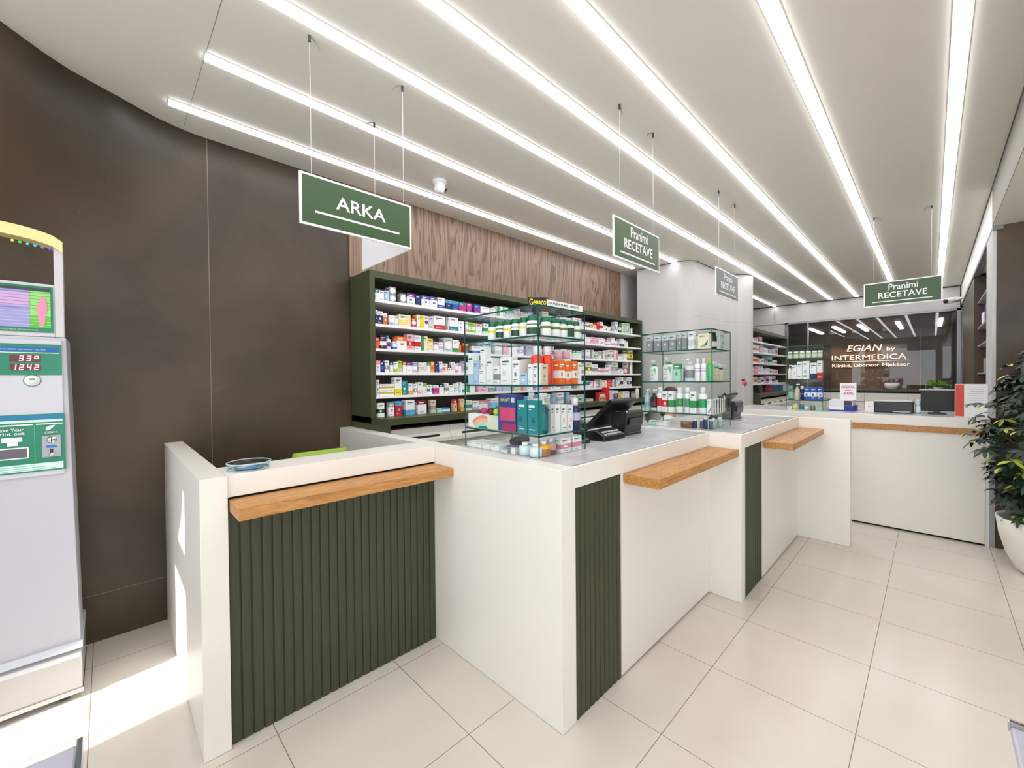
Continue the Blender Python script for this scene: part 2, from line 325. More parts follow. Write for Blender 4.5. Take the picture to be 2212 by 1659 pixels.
text('Klinikë,', 'lettering', t, lm, (0, -.01, .015), .40, .10, FX, depth=.02); text('Laborator', 'lettering', t, lm, (0, -.46, .035), .50, .08, FX, depth=.02); text('Mjekësor', 'lettering', t, lm, (0, -1.02, .012), .50, .105, FX, depth=.02)
MB().box(0, .015, -1.50, 0, .170, .178).build('underline', lm, t)
# dome camera and bullet camera
t = thing('dome_camera', 'small white dome security camera on the ceiling above the shelves', 'camera', (1.94, 2.79, ZC))
MB().lathe([(.035, -.028), (.056, -.02), (.058, -.0002)], n=24).build('base', M['plastic'], t)
MB().lathe([(.014, -.105), (.034, -.098), (.043, -.07), (.043, -.03), (.036, -.026)], n=24).build('housing', M['plastic'], t)
b = MB().lathe([(.018, 0), (.02, .006)], n=16, col='black'); b.move(Matrix.Translation((.036, -.018, -.075)) @ Matrix.Rotation(1.9, 4, 'Y')); b.build('lens', M['plastic'], t)
t = thing('bullet_camera', 'white bullet security camera at the top right of the clinic glass', 'camera', (10.2, -.36, 2.79))
MB().tube([(0, 0, 0), (-.0, .1, -.03)], .02).build('bracket', M['plastic'], t)
MB().tube([(.1, .06, -.01), (-.1, .2, -.05)], [.045, .05], 14).build('housing', M['plastic'], t)
b = MB().tube([(-.1, .2, -.05), (-.108, .206, -.052)], .036, 14, 'black').build('lens', M['plastic'], t)

# ================================================================= hanging signs
SIGNG = (50, 80, 44)
def hook(t, p, x, y, s=1):
    mb = MB(); cyl(mb, x, y, ZC - t.location.z - .03, ZC - t.location.z - .0005, .006, 'darkgrey', 8)
    mb.tube([(x, y, ZC - t.location.z - .004), (x + .02 * s, y + .005, ZC - t.location.z - .006), (x + .045 * s, y + .012, ZC - t.location.z - .02), (x + .05 * s, y + .014, ZC - t.location.z - .035)], .003, 6, 'grey')
    mb.build('hook', M['plastic'], t)
def wire(t, x, y, z0):
    MB().tube([(x, y, z0), (x, y, ZC - t.location.z - .01)], .0011, 6, 'white').build('wire', M['plastic'], t)
def board(t, wd, axis='x', z0=-.12, z1=.12, green=True, name='panel', face=None):
    mb = MB().box(0, wd, 0, .008, z0, z1, 'white')
    b = .011
    p = mb.build(name, M['plastic'], t)
    if green: MB().box(b, wd - b, -.002, -.0001, z0 + b, z1 - b, face or SIGNG).build('green_face', M['plastic'], p)
    return p
# ARKA sign: two boards at a right angle
t = thing('hanging_sign', 'green and white hanging sign reading ARKA', 'sign', (.64, 2.03, 2.338))
board(t, .579); text('ARKA', 'lettering', t, M['card'], (.165, -.0021, -.012), .258, .062, FY, 'white', bold=.012)
MB().box(.066, .503, -.0033, -.0021, -.056, -.0465, 'white').build('underline', M['card'], t)
MB().box(.571, .579, .0085, .605, -.12, .12, 'white').build('side_panel', M['plastic'], t)
MB().box(.5792, .5805, .02, .594, -.108, .108, SIGNG).build('side_green_face', M['plastic'], t)
for x, y, s in ((.055, 0, 1), (.535, 0, -1), (.527 + .045, .41, -1)): wire(t, x, y + .004, .12); hook(t, None, x, y + .004, s)
def recetave(t, w):
    board(t, w, face=(62, 71, 66) if 'greyish' in t['label'] else None); text('Pranimi', 'lettering', t, M['card'], (w * .335, -.0021, .031), .215 * w / .58, .062, FY, 'white', bold=.004)  # greyish face: haze and reflection painted over the sign's green
    text('RECETAVE', 'lettering', t, M['card'], (w * .2, -.0021, -.045), .36 * w / .58, .058, FY, 'white', bold=.012)
    MB().box(w * .12, w * .88, -.0033, -.0021, -.082, -.073, 'white').build('underline', M['card'], t)
    for x, s in ((.078, 1), (.49, -1)): wire(t, x, .004, .12); hook(t, None, x, .004, s)
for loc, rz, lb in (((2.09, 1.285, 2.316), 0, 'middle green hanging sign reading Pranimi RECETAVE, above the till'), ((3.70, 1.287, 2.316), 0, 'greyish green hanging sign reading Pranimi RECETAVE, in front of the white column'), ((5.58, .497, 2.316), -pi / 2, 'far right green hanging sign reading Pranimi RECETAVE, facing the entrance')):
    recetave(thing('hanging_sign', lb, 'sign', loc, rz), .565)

# ================================================================= counters
def fluted(x0, x1, y, z0, z1, pitch=.0396):
    n = max(1, round((x1 - x0) / pitch)); p = (x1 - x0) / n; pts = []
    for i in range(n):
        a = x0 + i * p
        pts += [(a, y + .007), (a + .0025, y + .007), (a + .005, y + .0012), (a + p * .35, y), (a + p * .65, y), (a + p - .0025, y + .0015)]
    pts.append((x1, y + .007)); mb = MB(); k = len(pts)
    mb.add([(x, yy, z0) for x, yy in pts] + [(x, yy, z1) for x, yy in pts], [(i, i + 1, k + i + 1, k + i) for i in range(k - 1)], 'white')
    mb.add([(x0, y + .007, z0), (x0, y + .02, z0), (x0, y + .02, z1), (x0, y + .007, z1), (x1, y + .007, z0), (x1, y + .02, z0), (x1, y + .02, z1), (x1, y + .007, z1)], [(0, 1, 2, 3), (4, 7, 6, 5), (1, 5, 6, 2)])
    mb.add([(x, yy, z1) for x, yy in pts] + [(x1, y + .02, z1), (x0, y + .02, z1)], [tuple(range(k + 2))])
    return mb
BV = .0015
# cash desk nearest the brown wall
t = thing('counter', 'white cash counter with dark green fluted front, nearest the brown wall', 'counter', (0, 0, 0))
MB().box(.248, .3395, 1.985, 3.36, .0015, ZT).build('end_panel', M['white'], t, bev=BV)
MB().box(.340, 1.3375, 2.0, 2.21, 1.022, ZT).build('top_board', M['white'], t, bev=BV)
fluted(.3405, 1.3375, 2.006, .001, 1.012).build('fluted_front', M['slat'], t)
MB().box(.3405, 1.3375, 2.03, 2.05, .001, 1.012).box(.3405, 1.3375, 2.015, 2.2, 1.0125, 1.0215).build('backing', M['gap'], t)
MB().box(.3455, 1.336, 1.822, 2.005, .966, 1.0125).build('oak_shelf', M['oak'], t, bev=.001)
# till counter
t = thing('counter', 'long white till counter with narrow green fluted strip and tall side panel, in the middle', 'counter', (0, 0, 0))
MB().box(1.338, 1.433, 1.076, 3.36, .0015, ZT).build('side_panel', M['white'], t, bev=BV)
MB().box(1.4335, 2.962, 1.076, 1.094, 1.02, ZT).build('fascia', M['white'], t, bev=BV)
fluted(1.4335, 1.81, 1.080, .001, 1.0195).build('fluted_strip', M['slat'], t)
MB().box(1.8105, 2.962, 1.078, 1.096, .012, 1.0195).build('front_panel', M['white'], t)
MB().box(1.4335, 2.962, 1.1, 1.12, 0.001, 1.0).build('plinth', M['gap'], t)
MB().box(1.4335, 2.962, 1.0945, 1.1015, 1.085, ZT - .003, 'black').build('joint', M['gap'], t)
MB().box(1.4335, 2.962, 1.102, 1.89, 1.08, ZT - .001).build('worktop', M['worktop'], t)
MB().box(1.829, 2.961, .889, 1.0755, .970, 1.017).build('oak_shelf', M['oak'], t, bev=.001)
# prescription counter
t = thing('counter', 'white prescription counter with narrow green fluted strip, between till counter and far counter', 'counter', (0, 0, 0))
MB().box(2.963, 3.040, .875, 1.70, .0015, ZT).build('side_panel', M['white'], t, bev=BV)
MB().box(3.0405, 4.606, .875, .893, 1.02, ZT).build('fascia', M['white'], t, bev=BV)
fluted(3.0405, 3.446, .879, .001, 1.0195).build('fluted_strip', M['slat'], t)
MB().box(3.4465, 4.606, .877, .895, .012, 1.0195).build('front_panel', M['white'], t)
MB().box(3.0405, 4.606, .899, .92, 0.001, 1.0).build('plinth', M['gap'], t)
MB().box(3.0405, 4.606, .8935, .9005, 1.085, ZT - .003, 'black').build('joint', M['gap'], t)
MB().box(3.0405, 4.606, .901, 1.70, 1.08, ZT - .001).build('worktop', M['worktop'], t)
MB().box(4.6065, 4.70, .497, 1.72, .0015, ZT).build('end_panel', M['white'], t, bev=BV)
MB().box(3.451, 4.605, .684, .8745, .970, 1.017).build('oak_shelf', M['oak'], t, bev=.001)
# far counter
t = thing('counter', 'far white counter beside the plant, facing the entrance, with a thin oak strip', 'counter', (0, 0, 0))
MB().box(5.43, 5.45, -.327, 1.75, 1.02, ZT).build('fascia', M['white'], t, bev=BV)
MB().box(5.432, 5.452, -.327, 1.75, .02, .965).build('front_panel', M['white'], t)
MB().box(5.46, 5.48, -.32, 1.69, .001, 1.0).build('plinth', M['gap'], t)
MB().box(5.412, 5.4295, -.325, 1.74, .968, 1.0195).build('oak_strip', M['oak'], t)
MB().box(5.4505, 6.33, -.355, 1.75, 1.08, ZT - .001).build('worktop', M['worktop'], t)
MB().box(5.47, 6.33, 1.70, 1.75, .001, 1.079).box(6.3, 6.33, -.355, 1.7, .001, 1.079).box(5.436, 6.33, -.35, -.328, .001, 1.079).build('carcass', M['white'], t)
# ================================================================= shelving units and drawer cabinets
LEV = [2.117, 1.93, 1.739, 1.554, 1.37]
def drawers(t, x0, x1, y, ztop, step, yb):
    """drawer fronts with a sloped grip strip and a black slot handle"""
    n = round((x1 - x0) / step); p = (x1 - x0) / n
    MB().box(x0, x1, y + .06, yb, .06, ztop + .01, 'black').build('carcass', M['gap'], t)
    for r, (za, zb) in enumerate(((ztop - .125, ztop), (ztop - .29, ztop - .135), (ztop - .56, ztop - .30), (.08, ztop - .57))):
        for i in range(n):
            a, b = x0 + i * p + .0015, x0 + (i + 1) * p - .0015
            d = MB().prof([(y + .05, za + .075), (y + .05, zb), (y + .012, zb), (y + .012, za + .075), (y - .03, za + .03), (y - .03, za), (y + .05, za)], a, b, (236, 235, 238)).build('drawer', M['white'], t)
            c = (a + b) / 2; hw = (b - a) * .3
            v = MB(); v.add([(c - hw, y - .0185, za + .041), (c + hw, y - .0185, za + .041), (c + hw, y - .0035, za + .057), (c - hw, y - .0035, za + .057)], [(0, 1, 2, 3)], 'black')
            v.move(Matrix.Translation((0, -.001, .001))); v.build('handle', M['gap'], d)
def unit(label, x0, x1, y0, yb, lev=LEV, desk=True, top=2.335):
    t = thing('shelving_unit', label, 'shelf unit')
    MB().box(x0, x0 + .042, y0, yb, 1.16, top, 'olive').build('side_panel', M['green'], t)
    MB().box(x1 - .042, x1, y0, yb, 1.16, top).build('side_panel', M['green'], t)
    MB().box(x0 + .0422, x1 - .0422, y0, yb, top - .052, top).build('top_panel', M['green'], t)
    MB().box(x0 + .0422, x1 - .0422, yb - .012, yb, 1.2085, top - .053).build('back_panel', M['darkrec'], t)
    for z in lev: MB().box(x0 + .0425, x1 - .0425, y0 + .003, yb - .0125, z - .021, z - .0004, (242, 242, 244)).build('shelf', M['card'], t)
    MB().box(x0, x1, y0 - .22, yb, 1.158, 1.2076).build('counter_board', M['green'], t)
    MB().box(x0, x0 + .045, y0 - .215, yb, .002, 1.1575).build('end_panel', M['green'], t)
    return t
unit('long olive green wall unit of white shelves full of medicine, under the walnut panelling', 1.4345, 5.645, 3.0, 3.345)
unit('small dark green shelf unit to the right of the white column', 7.50, 10.30, 2.15, 2.50)
t = thing('drawer_cabinet', 'long white drawer cabinet with black slot handles under the long green shelf unit', 'drawers')
drawers(t, 1.482, 5.43, 2.83, 1.115, .585, 3.3)
t = thing('drawer_cabinet', 'white drawer cabinet with black slot handles right of the column', 'drawers')
drawers(t, 7.55, 10.25, 1.97, 1.115, .385, 2.45)
MB().box(5.431, 5.47, 2.79, 3.34, .002, 1.157).build('end_panel', M['green'], bpy.data.objects['drawer_cabinet'])
# low cabinet under the clinic glass
t = thing('low_cabinet', 'low white cabinet with dark top under the clinic window', 'cabinet')
MB().box(10.42, 10.87, -.3, 2.12, 1.19, 1.225, (58, 66, 58)).build('top_board', M['card'], t)
MB().box(10.46, 10.87, -.3, 2.12, .002, 1.1895, 'black').build('carcass', M['gap'], t)
for i in range(4):
    a = -.3 + i * .605
    d = MB().box(10.44, 10.459, a + .003, a + .602, 1.0, 1.165).build('drawer', M['white'], t); MB().box(10.425, 10.4398, a + .27, a + .35, 1.02, 1.035).build('handle', M['steel'], d)
    MB().box(10.44, 10.459, a + .003, a + .602, .05, .99).build('door', M['white'], t)

# ================================================================= glass display cases
def case(label, x0, x1, y0, y1, z=ZT, top=1.848, lev=(1.222, 1.464, 1.703)):
    t = thing('display_case', label, 'display case', (x0, y0, z), 0, 'glass display cases on the counters'); W = x1 - x0; D = y1 - y0; H = top - z; g = .005
    def pane(nm, *b): return MB().box(*b).build(nm, M['glass'], t)
    pane('side_pane', 0, g, g, D - g, .001, H - .009); pane('side_pane', W - g, W, g, D - g, .001, H - .009)
    pane('front_pane', g, W - g, 0, g, .001, H - .009); pane('back_pane', g, W - g, D - g, D, .001, H - .009)
    def slab(nm, zt, th=.008, e=.0025):
        p = MB().box(e, W - e, e, D - e, zt - th, zt).build(nm, M['glass'], t)
        MB().box(0, W, 0, e, zt - th, zt).box(0, W, D - e, D, zt - th, zt).box(0, e, e, D - e, zt - th, zt).box(W - e, W, e, D - e, zt - th, zt).build('ground_edge', M['edge'], p)
    slab('top_pane', H)
    for l in lev: slab('shelf', l - z - .0003)
    for x, y in ((0, 0), (W, 0), (0, D), (W, D)):
        sx = 1 if x == 0 else -1; sy = 1 if y == 0 else -1; e = .0045
        MB().box(min(x, x + sx * e), max(x, x + sx * e), min(y, y + sy * e), max(y, y + sy * e), .0005, H - .0085).build('corner_edge', M['edge'], t)
    return t
case('nearest glass display case, standing on the till counter by the side panel', 1.4575, 1.833, 1.305, 1.871)
case('middle glass display case with hair care bottles, on the prescription counter', 3.118, 3.507, 1.112, 1.668)
case('farthest glass display case, on the far counter beside the offer sign', 5.70, 6.25, .852, 1.205)
# little name boards standing on the nearest case
t = thing('sign_board', 'small black board reading Genacol in yellow on top of the nearest glass case', 'sign', (1.474, 1.385, 1.8485), math.radians(-38))
MB().box(0, .098, -.003, 0, 0, .044, 'black').build('panel', M['plastic'], t)
text('Genacol', 'lettering', t, M['card'], (.006, -.0031, .007), .088, .03, FY, (250, 236, 40), bold=.006)
t = thing('sign_board', 'long narrow white board about collagen on top of the nearest glass case', 'sign', (1.53, 1.3125, 1.8485), 0)
MB().box(0, .288, -.003, 0, 0, .030, 'white').build('panel', M['plastic'], t)
text('KOLAGJENI NUMER 1 NË BOTË', 'lettering', t, M['card'], (.008, -.0031, .007), .245, .017, FY, 'black', depth=.0006, bold=.006)

# ================================================================= tills
def till(label, x, y, z=ZT - .0008):
    t = thing('till_screen', label, 'till', (x, y, z), 0, 'black till screens')
    # base foot, leaning stand, tilted screen seen from behind
    b = MB().prof([(-.09, .0), (.13, .0), (.12, .02), (-.07, .028), (-.09, .012)], .01, .24, (18, 18, 20)).build('base', M['plastic'], t, bev=.004)
    s = MB().prof([(-.075, .01), (-.10, .145), (-.085, .165), (.0, .155), (.03, .12), (.02, .02)], .035, .255, (34, 35, 38)).build('stand', M['plastic'], t, bev=.006)
    MB().prof([(-.1015, .06), (-.104, .115), (-.1025, .115), (-.0995, .06)], .06, .23, (58, 60, 62)).build('back_cover', M['plastic'], s)
    MB().tube([(.04, -.095, .158), (.04, -.01, .157)], .0025, 6, 'white').build('edge_trim', M['plastic'], s)
    sc = MB().prof([(-.055, .235), (-.045, .245), (.155, .055), (.145, .035), (.128, .035), (-.06, .222)], -.09, .235, (16, 16, 18)).build('screen', M['plastic'], t, bev=.003)
    MB().prof([(-.0445, .2445), (.154, .057), (.1555, .0585), (-.043, .246)], -.075, .22, (40, 44, 52)).build('display', M['black'], sc)
    return t
till('black till screen on a leaning stand, right of the nearest glass case', 2.40, 1.50)
till('black till screen beside the red hook, right of the middle glass case', 3.98, 1.33)
t = thing('barcode_scanner', 'round black barcode scanner on the till counter beside the nearest glass case', 'scanner', (2.02, 1.47, ZT - .0008))
MB().lathe([(.05, 0), (.055, .008), (.05, .02), (.03, .03)], n=24, col='black').build('base', M['plastic'], t)
MB().sphere((0, .01, .082), .056, 'black', n=24, m=14, sc=(.95, .8, 1)).build('head', M['plastic'], t)
t = thing('phone', 'black desk phone with a curved back on the till counter, left of the till stand', 'phone', (2.24, 1.46, ZT - .0008))
MB().prof([(-.09, 0), (.09, 0), (.09, .02), (.03, .058), (-.02, .062), (-.085, .03)], -.12, .12, (24, 24, 28)).build('body', M['plastic'], t, bev=.008)
k = MB()
for i in range(6):
    for j in range(2): k.box(-.09 + i * .032, -.07 + i * .032, -.075 + j * .02, -.062 + j * .02, .035 + j * .012, .043 + j * .012, 'palegrey')
k.build('buttons', M['plastic'], t)
# red hook on the column side
t = thing('card_holder', 'small dark red hanging holder on a clear stand beside the middle glass case', 'holder', (4.0, 1.16, ZT - .0008))
MB().lathe([(.035, 0), (.035, .004)], n=16, col='palegrey').tube([(0, 0, .004), (0, 0, .37)], .002, 6, 'palegrey').build('stand', M['plastic'], t)
MB().box(-.055, .03, -.002, .002, .345, .362, 'maroon').build('bar', M['plastic'], t)
MB().lathe([(.004, .30), (.02, .315), (.02, .335), (.01, .343)], .02, 0, 12, 'red').build('tag', M['plastic'], t)

# ================================================================= left: weighing machine
GR = (8, 122, 92)
t = thing('weighing_machine', 'tall white coin-operated body weighing machine with green panels against the brown wall', 'weighing machine', (-.38, 2.86, 0))
W2 = .262
for x, y in ((-W2 + .06, -.02), (W2 - .045, -.02), (-W2 + .05, .33), (W2 - .02, .33)):
    c = MB().tube([(x - .015, y + .02, .03), (x + .015, y + .02, .03)], .029, 14, 'darkgrey').build('castor', M['plastic'], t)
bs = MB().prof([(-.035, .035), (.36, .035), (.36, .235), (.0, .235), (-.04, .20)], -W2 - .005, W2 + .014, (206, 204, 206)).build('base', mat('polished_base', (190, 188, 190), .22, .55), t, bev=.005)
MB().prof([(-.042, .03), (-.042, .05), (.37, .05), (.37, .03)], -W2 - .008, W2 + .017, 'palegrey').build('lower_trim', M['chrome'], bs)
MB().prof([(-.03, .2355), (.36, .2355), (.36, .262), (-.012, .262)], -W2 - .006, W2 + .016, (196, 200, 210)).build('ledge', M['plastic'], bs)
body = MB().add([(-W2, .0, .262), (W2 + .008, .0, .262), (W2 - .018, .0, 1.705), (-W2 + .02, .0, 1.705), (-W2, .3, .262), (W2 + .008, .3, .262), (W2 - .018, .3, 1.705), (-W2 + .02, .3, 1.705)], [(0, 1, 2, 3), (5, 4, 7, 6), (1, 5, 6, 2), (4, 0, 3, 7), (3, 2, 6, 7)], (186, 184, 194)).build('body', M['plastic'], t, bev=.004)
# raised front plate
MB().box(-W2 + .025, W2 - .03, -.008, -.0002, 1.068, 1.69, (196, 196, 206)).build('front_plate', M['plastic'], body, bev=.003)
u = MB()
for s0, s1 in ((W2 - .052, W2 - .022), (-W2 + .022, -W2 + .052)): u.box(s0, s1, .0, .06, 1.706, 2.15, (200, 197, 200))
u.box(-W2 + .052, W2 - .052, .0, .06, 1.706, 1.948, (200, 198, 202)); u.build('upper_frame', M['plastic'], t, bev=.003)
n = 16; ar = []
for i in range(n + 1):
    q = -1 + 2 * i / n; ar.append((q * (W2 - .022), 2.15 + .055 * (1 - q * q) ** .6))
mb = MB(); vs = []
for x, z in ar: vs += [(x, -.012, z - .0), (x, .075, z), (x, .075, max(z - .05, 2.10)), (x, -.012, max(z - .05, 2.10))]
mb.add(vs, [(4 * i + a, 4 * i + 4 + a, 4 * i + 4 + (a + 1) % 4, 4 * i + (a + 1) % 4) for i in range(n) for a in range(4)] + [(0, 1, 2, 3), (4 * n + 3, 4 * n + 2, 4 * n + 1, 4 * n)], (232, 214, 150))  # yellowish colour paints in the light falling on the arch from above
hd = mb.build('arched_head', M['plastic'], t)
for i, c in enumerate(((250, 230, 60), (70, 220, 90), (70, 220, 220), (90, 190, 240), (150, 110, 230), (110, 80, 220))):
    MB().sphere((.09 + i * .022, -.0125, 2.125 - i * .003), .006, c, n=8, m=5).build('indicator_lamp', M['plastic'], hd)
MB().box(-.075, -.035, -.0135, -.0122, 2.115, 2.121, 'darkgrey').build('slot', M['card'], hd)
# body mass chart
p = MB().box(-W2 + .056, W2 - .056, -.004, -.0002, 1.725, 1.935, GR).build('chart_panel', M['plastic'], t)
q = MB(); x0, x1 = -W2 + .064, W2 - .064
q.box(x0, x1, -.005, -.0041, 1.745, 1.925, (150, 214, 120)); q.box(x0, x1, -.0056, -.0051, 1.745, 1.80, (84, 190, 52))
q.box(.098, .103, -.0062, -.0057, 1.745, 1.925, (130, 160, 200)); q.box(.035, .045, -.0062, -.0057, 1.745, 1.925, (130, 180, 200)); q.box(.045, .135, -.0066, -.0061, 1.745, 1.915, (150, 146, 206)); q.box(.045, .135, -.007, -.0067, 1.84, 1.90, (196, 160, 206))
q.box(x0, x1, -.0072, -.0071, 1.911, 1.925, (50, 62, 56))
for i in range(11): q.box(.045, x1, -.0074, -.0073, 1.758 + i * .0145, 1.7592 + i * .0145, (80, 100, 90) if i > 4 else (210, 226, 190))
q.add([(.163, -.0078, 1.75), (.178, -.0078, 1.75), (.182, -.0078, 1.80), (.188, -.0078, 1.84), (.182, -.0078, 1.885), (.168, -.0078, 1.885), (.162, -.0078, 1.86), (.155, -.0078, 1.83)], [tuple(range(8))], (228, 138, 172))
q.add([(.0, -.0078, 1.75), (.014, -.0078, 1.75), (.02, -.0078, 1.80), (.018, -.0078, 1.86), (.012, -.0078, 1.90), (-.01, -.0078, 1.90), (-.02, -.0078, 1.86), (-.02, -.0078, 1.80)], [tuple(range(8))], (52, 200, 224))
q.build('chart', M['card'], p)
text('HUMAN BODY HEIGHT AND WEIGHT CHART', 'lettering', p, M['card'], (.03, -.0043, 1.731), .13, .006, FY, 'palegreen', depth=.0004)
# display panel
p = MB().box(-W2 + .04, W2 - .032, -.0115, -.0082, 1.53, 1.67, GR).build('display_panel', M['plastic'], t)
MB().box(-W2 + .045, W2 - .04, -.0125, -.0116, 1.636, 1.655, (10, 96, 176)).box(-W2 + .045, W2 - .04, -.0125, -.0116, 1.629, 1.632, 'white').build('title_band', M['card'], p)
text('PERSONAL HEIGHT AND WEIGHT MACHINE', 'lettering', p, M['card'], (.03, -.0127, 1.641), .15, .007, FY, 'paleblue', depth=.0004)
SEG = {'0': 'abcdef', '1': 'bc', '2': 'abged', '3': 'abgcd', '4': 'fgbc', '9': 'abcdfg', 'o': 'abfg'}
def seg_digit(ch, x, z, h, parent):
    w = h * .55; th = h * .13; m_ = h / 2; g = MB(); sl = .12
    S = {'a': (0, w, h - th, h), 'g': (0, w, m_ - th / 2, m_ + th / 2), 'd': (0, w, 0, th), 'f': (0, th, m_, h), 'b': (w - th, w, m_, h), 'e': (0, th, 0, m_), 'c': (w - th, w, 0, m_)}
    for k in SEG[ch]:
        a, b, c, d = S[k]; g.add([(x + a + c * sl, -.0136, z + c), (x + b + c * sl, -.0136, z + c), (x + b + d * sl, -.0136, z + d), (x + a + d * sl, -.0136, z + d)], [(0, 1, 2, 3)])
    g.build('digit', M['led_red'], parent)
for z, s in ((1.593, ' 33o'), (1.553, '1242')):
    wd = MB().box(.074, .165, -.0132, -.0116, z - .003, z + .027, (92, 34, 44)).build('readout_window', M['plastic'], p)
    for i, ch in enumerate(s):
        if ch != ' ': seg_digit(ch, .078 + i * .022, z, .024, p)
MB().lathe([(.028, 0), (.028, .0015)], n=28, col=(120, 160, 140)).lathe([(.024, .0016), (.024, .0022)], n=28, col=(224, 230, 226)).box(-.008, .008, .002, .01, .0023, .0026, (90, 140, 110)).move(Matrix.Translation((.138, -.0082, 1.505)) @ Matrix.Rotation(pi / 2, 4, 'X')).build('round_badge', M['card'], t)
# coin and print-out panel
p = MB().box(-W2 + .04, W2 - .026, -.0115, -.0082, 1.09, 1.352, GR).build('coin_panel', M['plastic'], t)
g = MB(); g.box(-W2 + .045, W2 - .034, -.0125, -.0116, 1.330, 1.347, (20, 120, 170)).box(-W2 + .045, W2 - .034, -.0125, -.0116, 1.315, 1.326, (196, 230, 220)).box(-W2 + .045, .138, -.0125, -.0116, 1.303, 1.308, 'white').box(.146, W2 - .034, -.0125, -.0116, 1.303, 1.308, 'white').box(.1405, .1425, -.0125, -.0116, 1.14, 1.30, (60, 190, 150)).box(-W2 + .045, W2 - .034, -.0125, -.0116, 1.097, 1.128, (206, 240, 226))
for i in range(3): g.box(-W2 + .06, W2 - .06 - i * .03, -.0129, -.0126, 1.101 + i * .009, 1.1035 + i * .009, (110, 170, 150))
g.add([(.175, -.0127, 1.288), (.188, -.0127, 1.297), (.205, -.0127, 1.299), (.196, -.0127, 1.286), (.188, -.0127, 1.278), (.176, -.0127, 1.276)], [tuple(range(6))], 'white')
g.build('print', M['card'], p)
text('Take Your', 'lettering', p, M['card'], (.030, -.0127, 1.279), .080, .014, FY, 'white', depth=.0005); text('Print out', 'lettering', p, M['card'], (.030, -.0127, 1.262), .082, .014, FY, 'white', depth=.0005)
text('COIN', 'lettering', p, M['card'], (.172, -.0127, 1.262), .036, .008, FY, 'white', depth=.0005)
MB().box(.045, .105, -.0135, -.0116, 1.232, 1.252, 'white').box(.062, .092, -.0135, -.0116, 1.215, 1.231, 'white').build('hand_and_slip_picture', M['card'], p)
MB().box(.022, .124, -.0145, -.0116, 1.155, 1.206, (230, 244, 240)).box(.028, .118, -.0155, -.0146, 1.160, 1.201, (92, 88, 98)).build('print_slot', M['plastic'], p, bev=.002)
ca = MB().box(.163, .222, -.016, -.0116, 1.152, 1.252, (190, 188, 186)).build('coin_plate', M['steel'], p, bev=.001)
MB().lathe([(.016, 0), (.016, .006)], n=20, col='palegrey').move(Matrix.Translation((.193, -.0165, 1.232)) @ Matrix.Rotation(pi / 2, 4, 'X')).build('coin_dial', M['chrome'], ca)
MB().box(.1915, .1945, -.0245, -.0226, 1.218, 1.246, 'black').build('coin_slit', M['plastic'], ca)
MB().box(.176, .209, -.018, -.0162, 1.195, 1.206, (40, 110, 200)).build('blue_label', M['card'], ca)
MB().box(.187, .197, -.018, -.0162, 1.172, 1.190, 'black').build('return_slot', M['plastic'], ca)
MB().lathe([(.008, 0), (.008, .01)], n=14, col='white').move(Matrix.Translation((.192, -.0165, 1.163)) @ Matrix.Rotation(pi / 2, 4, 'X')).build('return_knob', M['chrome'], ca)

# ================================================================= waiting chairs, only corners in view
def wait_chair(label, x, y, rz):
    t = thing('waiting_chair', label, 'chair', (x, y, 0), rz)
    MB().box(-.48, 0, -.48, 0, .425, .45, (190, 190, 206)).build('seat', M['plastic'], t, bev=.008)
    for a, b in ((-.44, -.04), (-.04, -.04), (-.44, -.44), (-.04, -.44)): MB().tube([(a, b, .4245), (a, b, .001)], .014, 10).build('leg', M['chrome'], t)
    MB().box(-.004, .012, -.48, .004, .432, .462).build('front_rail', M['chrome'], t, bev=.003)
    MB().tube([(-.46, -.02, .45), (-.5, -.02, .62), (-.52, -.02, .8)], .012, 8).tube([(-.46, -.46, .45), (-.5, -.46, .62), (-.52, -.46, .8)], .012, 8).build('back_frame', M['chrome'], t)
    MB().box(-.525, -.51, -.46, -.02, .55, .80, (190, 190, 206)).build('backrest', M['plastic'], t, bev=.006)
wait_chair('pale grey waiting chair with chrome rail, its corner at the bottom right of the view', 1.905, -.166, 0)
wait_chair('pale grey waiting chair corner at the bottom left, below the weighing machine', -.075, 1.729, 0)

# ================================================================= staff chair behind the cash desk
t = thing('office_chair', 'lime green office chair behind the cash counter', 'chair', (.90, 2.62, 0))
vs = []; nx = 12
for side, yo in ((0, -.02), (1, .0)):
    for j in range(7):
        z = .70 + j * .0642
        for i in range(nx + 1):
            q = -1 + 2 * i / nx; r = .172 if j < 5 else (.168 if j == 5 else .150)
            vs.append((q * r, -.10 + .035 * q * q + yo, z - (.006 * q * q if j == 6 else 0)))
mb = MB(); S = 7 * (nx + 1)
for j in range(6):
    for i in range(nx):
        a = j * (nx + 1) + i; mb.f += [(a, a + 1, a + nx + 2, a + nx + 1), (S + a, S + a + nx + 1, S + a + nx + 2, S + a + 1)]
rim = [i for i in range(nx + 1)] + [j * (nx + 1) + nx for j in range(1, 7)] + [6 * (nx + 1) + i for i in range(nx - 1, -1, -1)] + [j * (nx + 1) for j in range(5, 0, -1)]
for a, b in zip(rim, rim[1:] + rim[:1]): mb.f.append((a, S + a, S + b, b))
mb.v = vs; nf = len(mb.f); mb.c = [lin((142, 178, 34))] * nf; mb.m = [0] * nf; mb.sm = [True] * nf
mb.build('backrest', M['plastic'], t)
MB().box(-.22, .22, -.06, .36, .44, .49, (40, 42, 40)).build('seat', M['card'], t, bev=.02)
MB().box(-.03, .03, -.135, -.121, .44, .72, 'black').box(-.03, .03, -.135, .1, .42, .439, 'black').build('back_support', M['plastic'], t)
MB().tube([(0, .15, .435), (0, .15, .10)], .025, 12, 'darkgrey').build('column', M['plastic'], t)
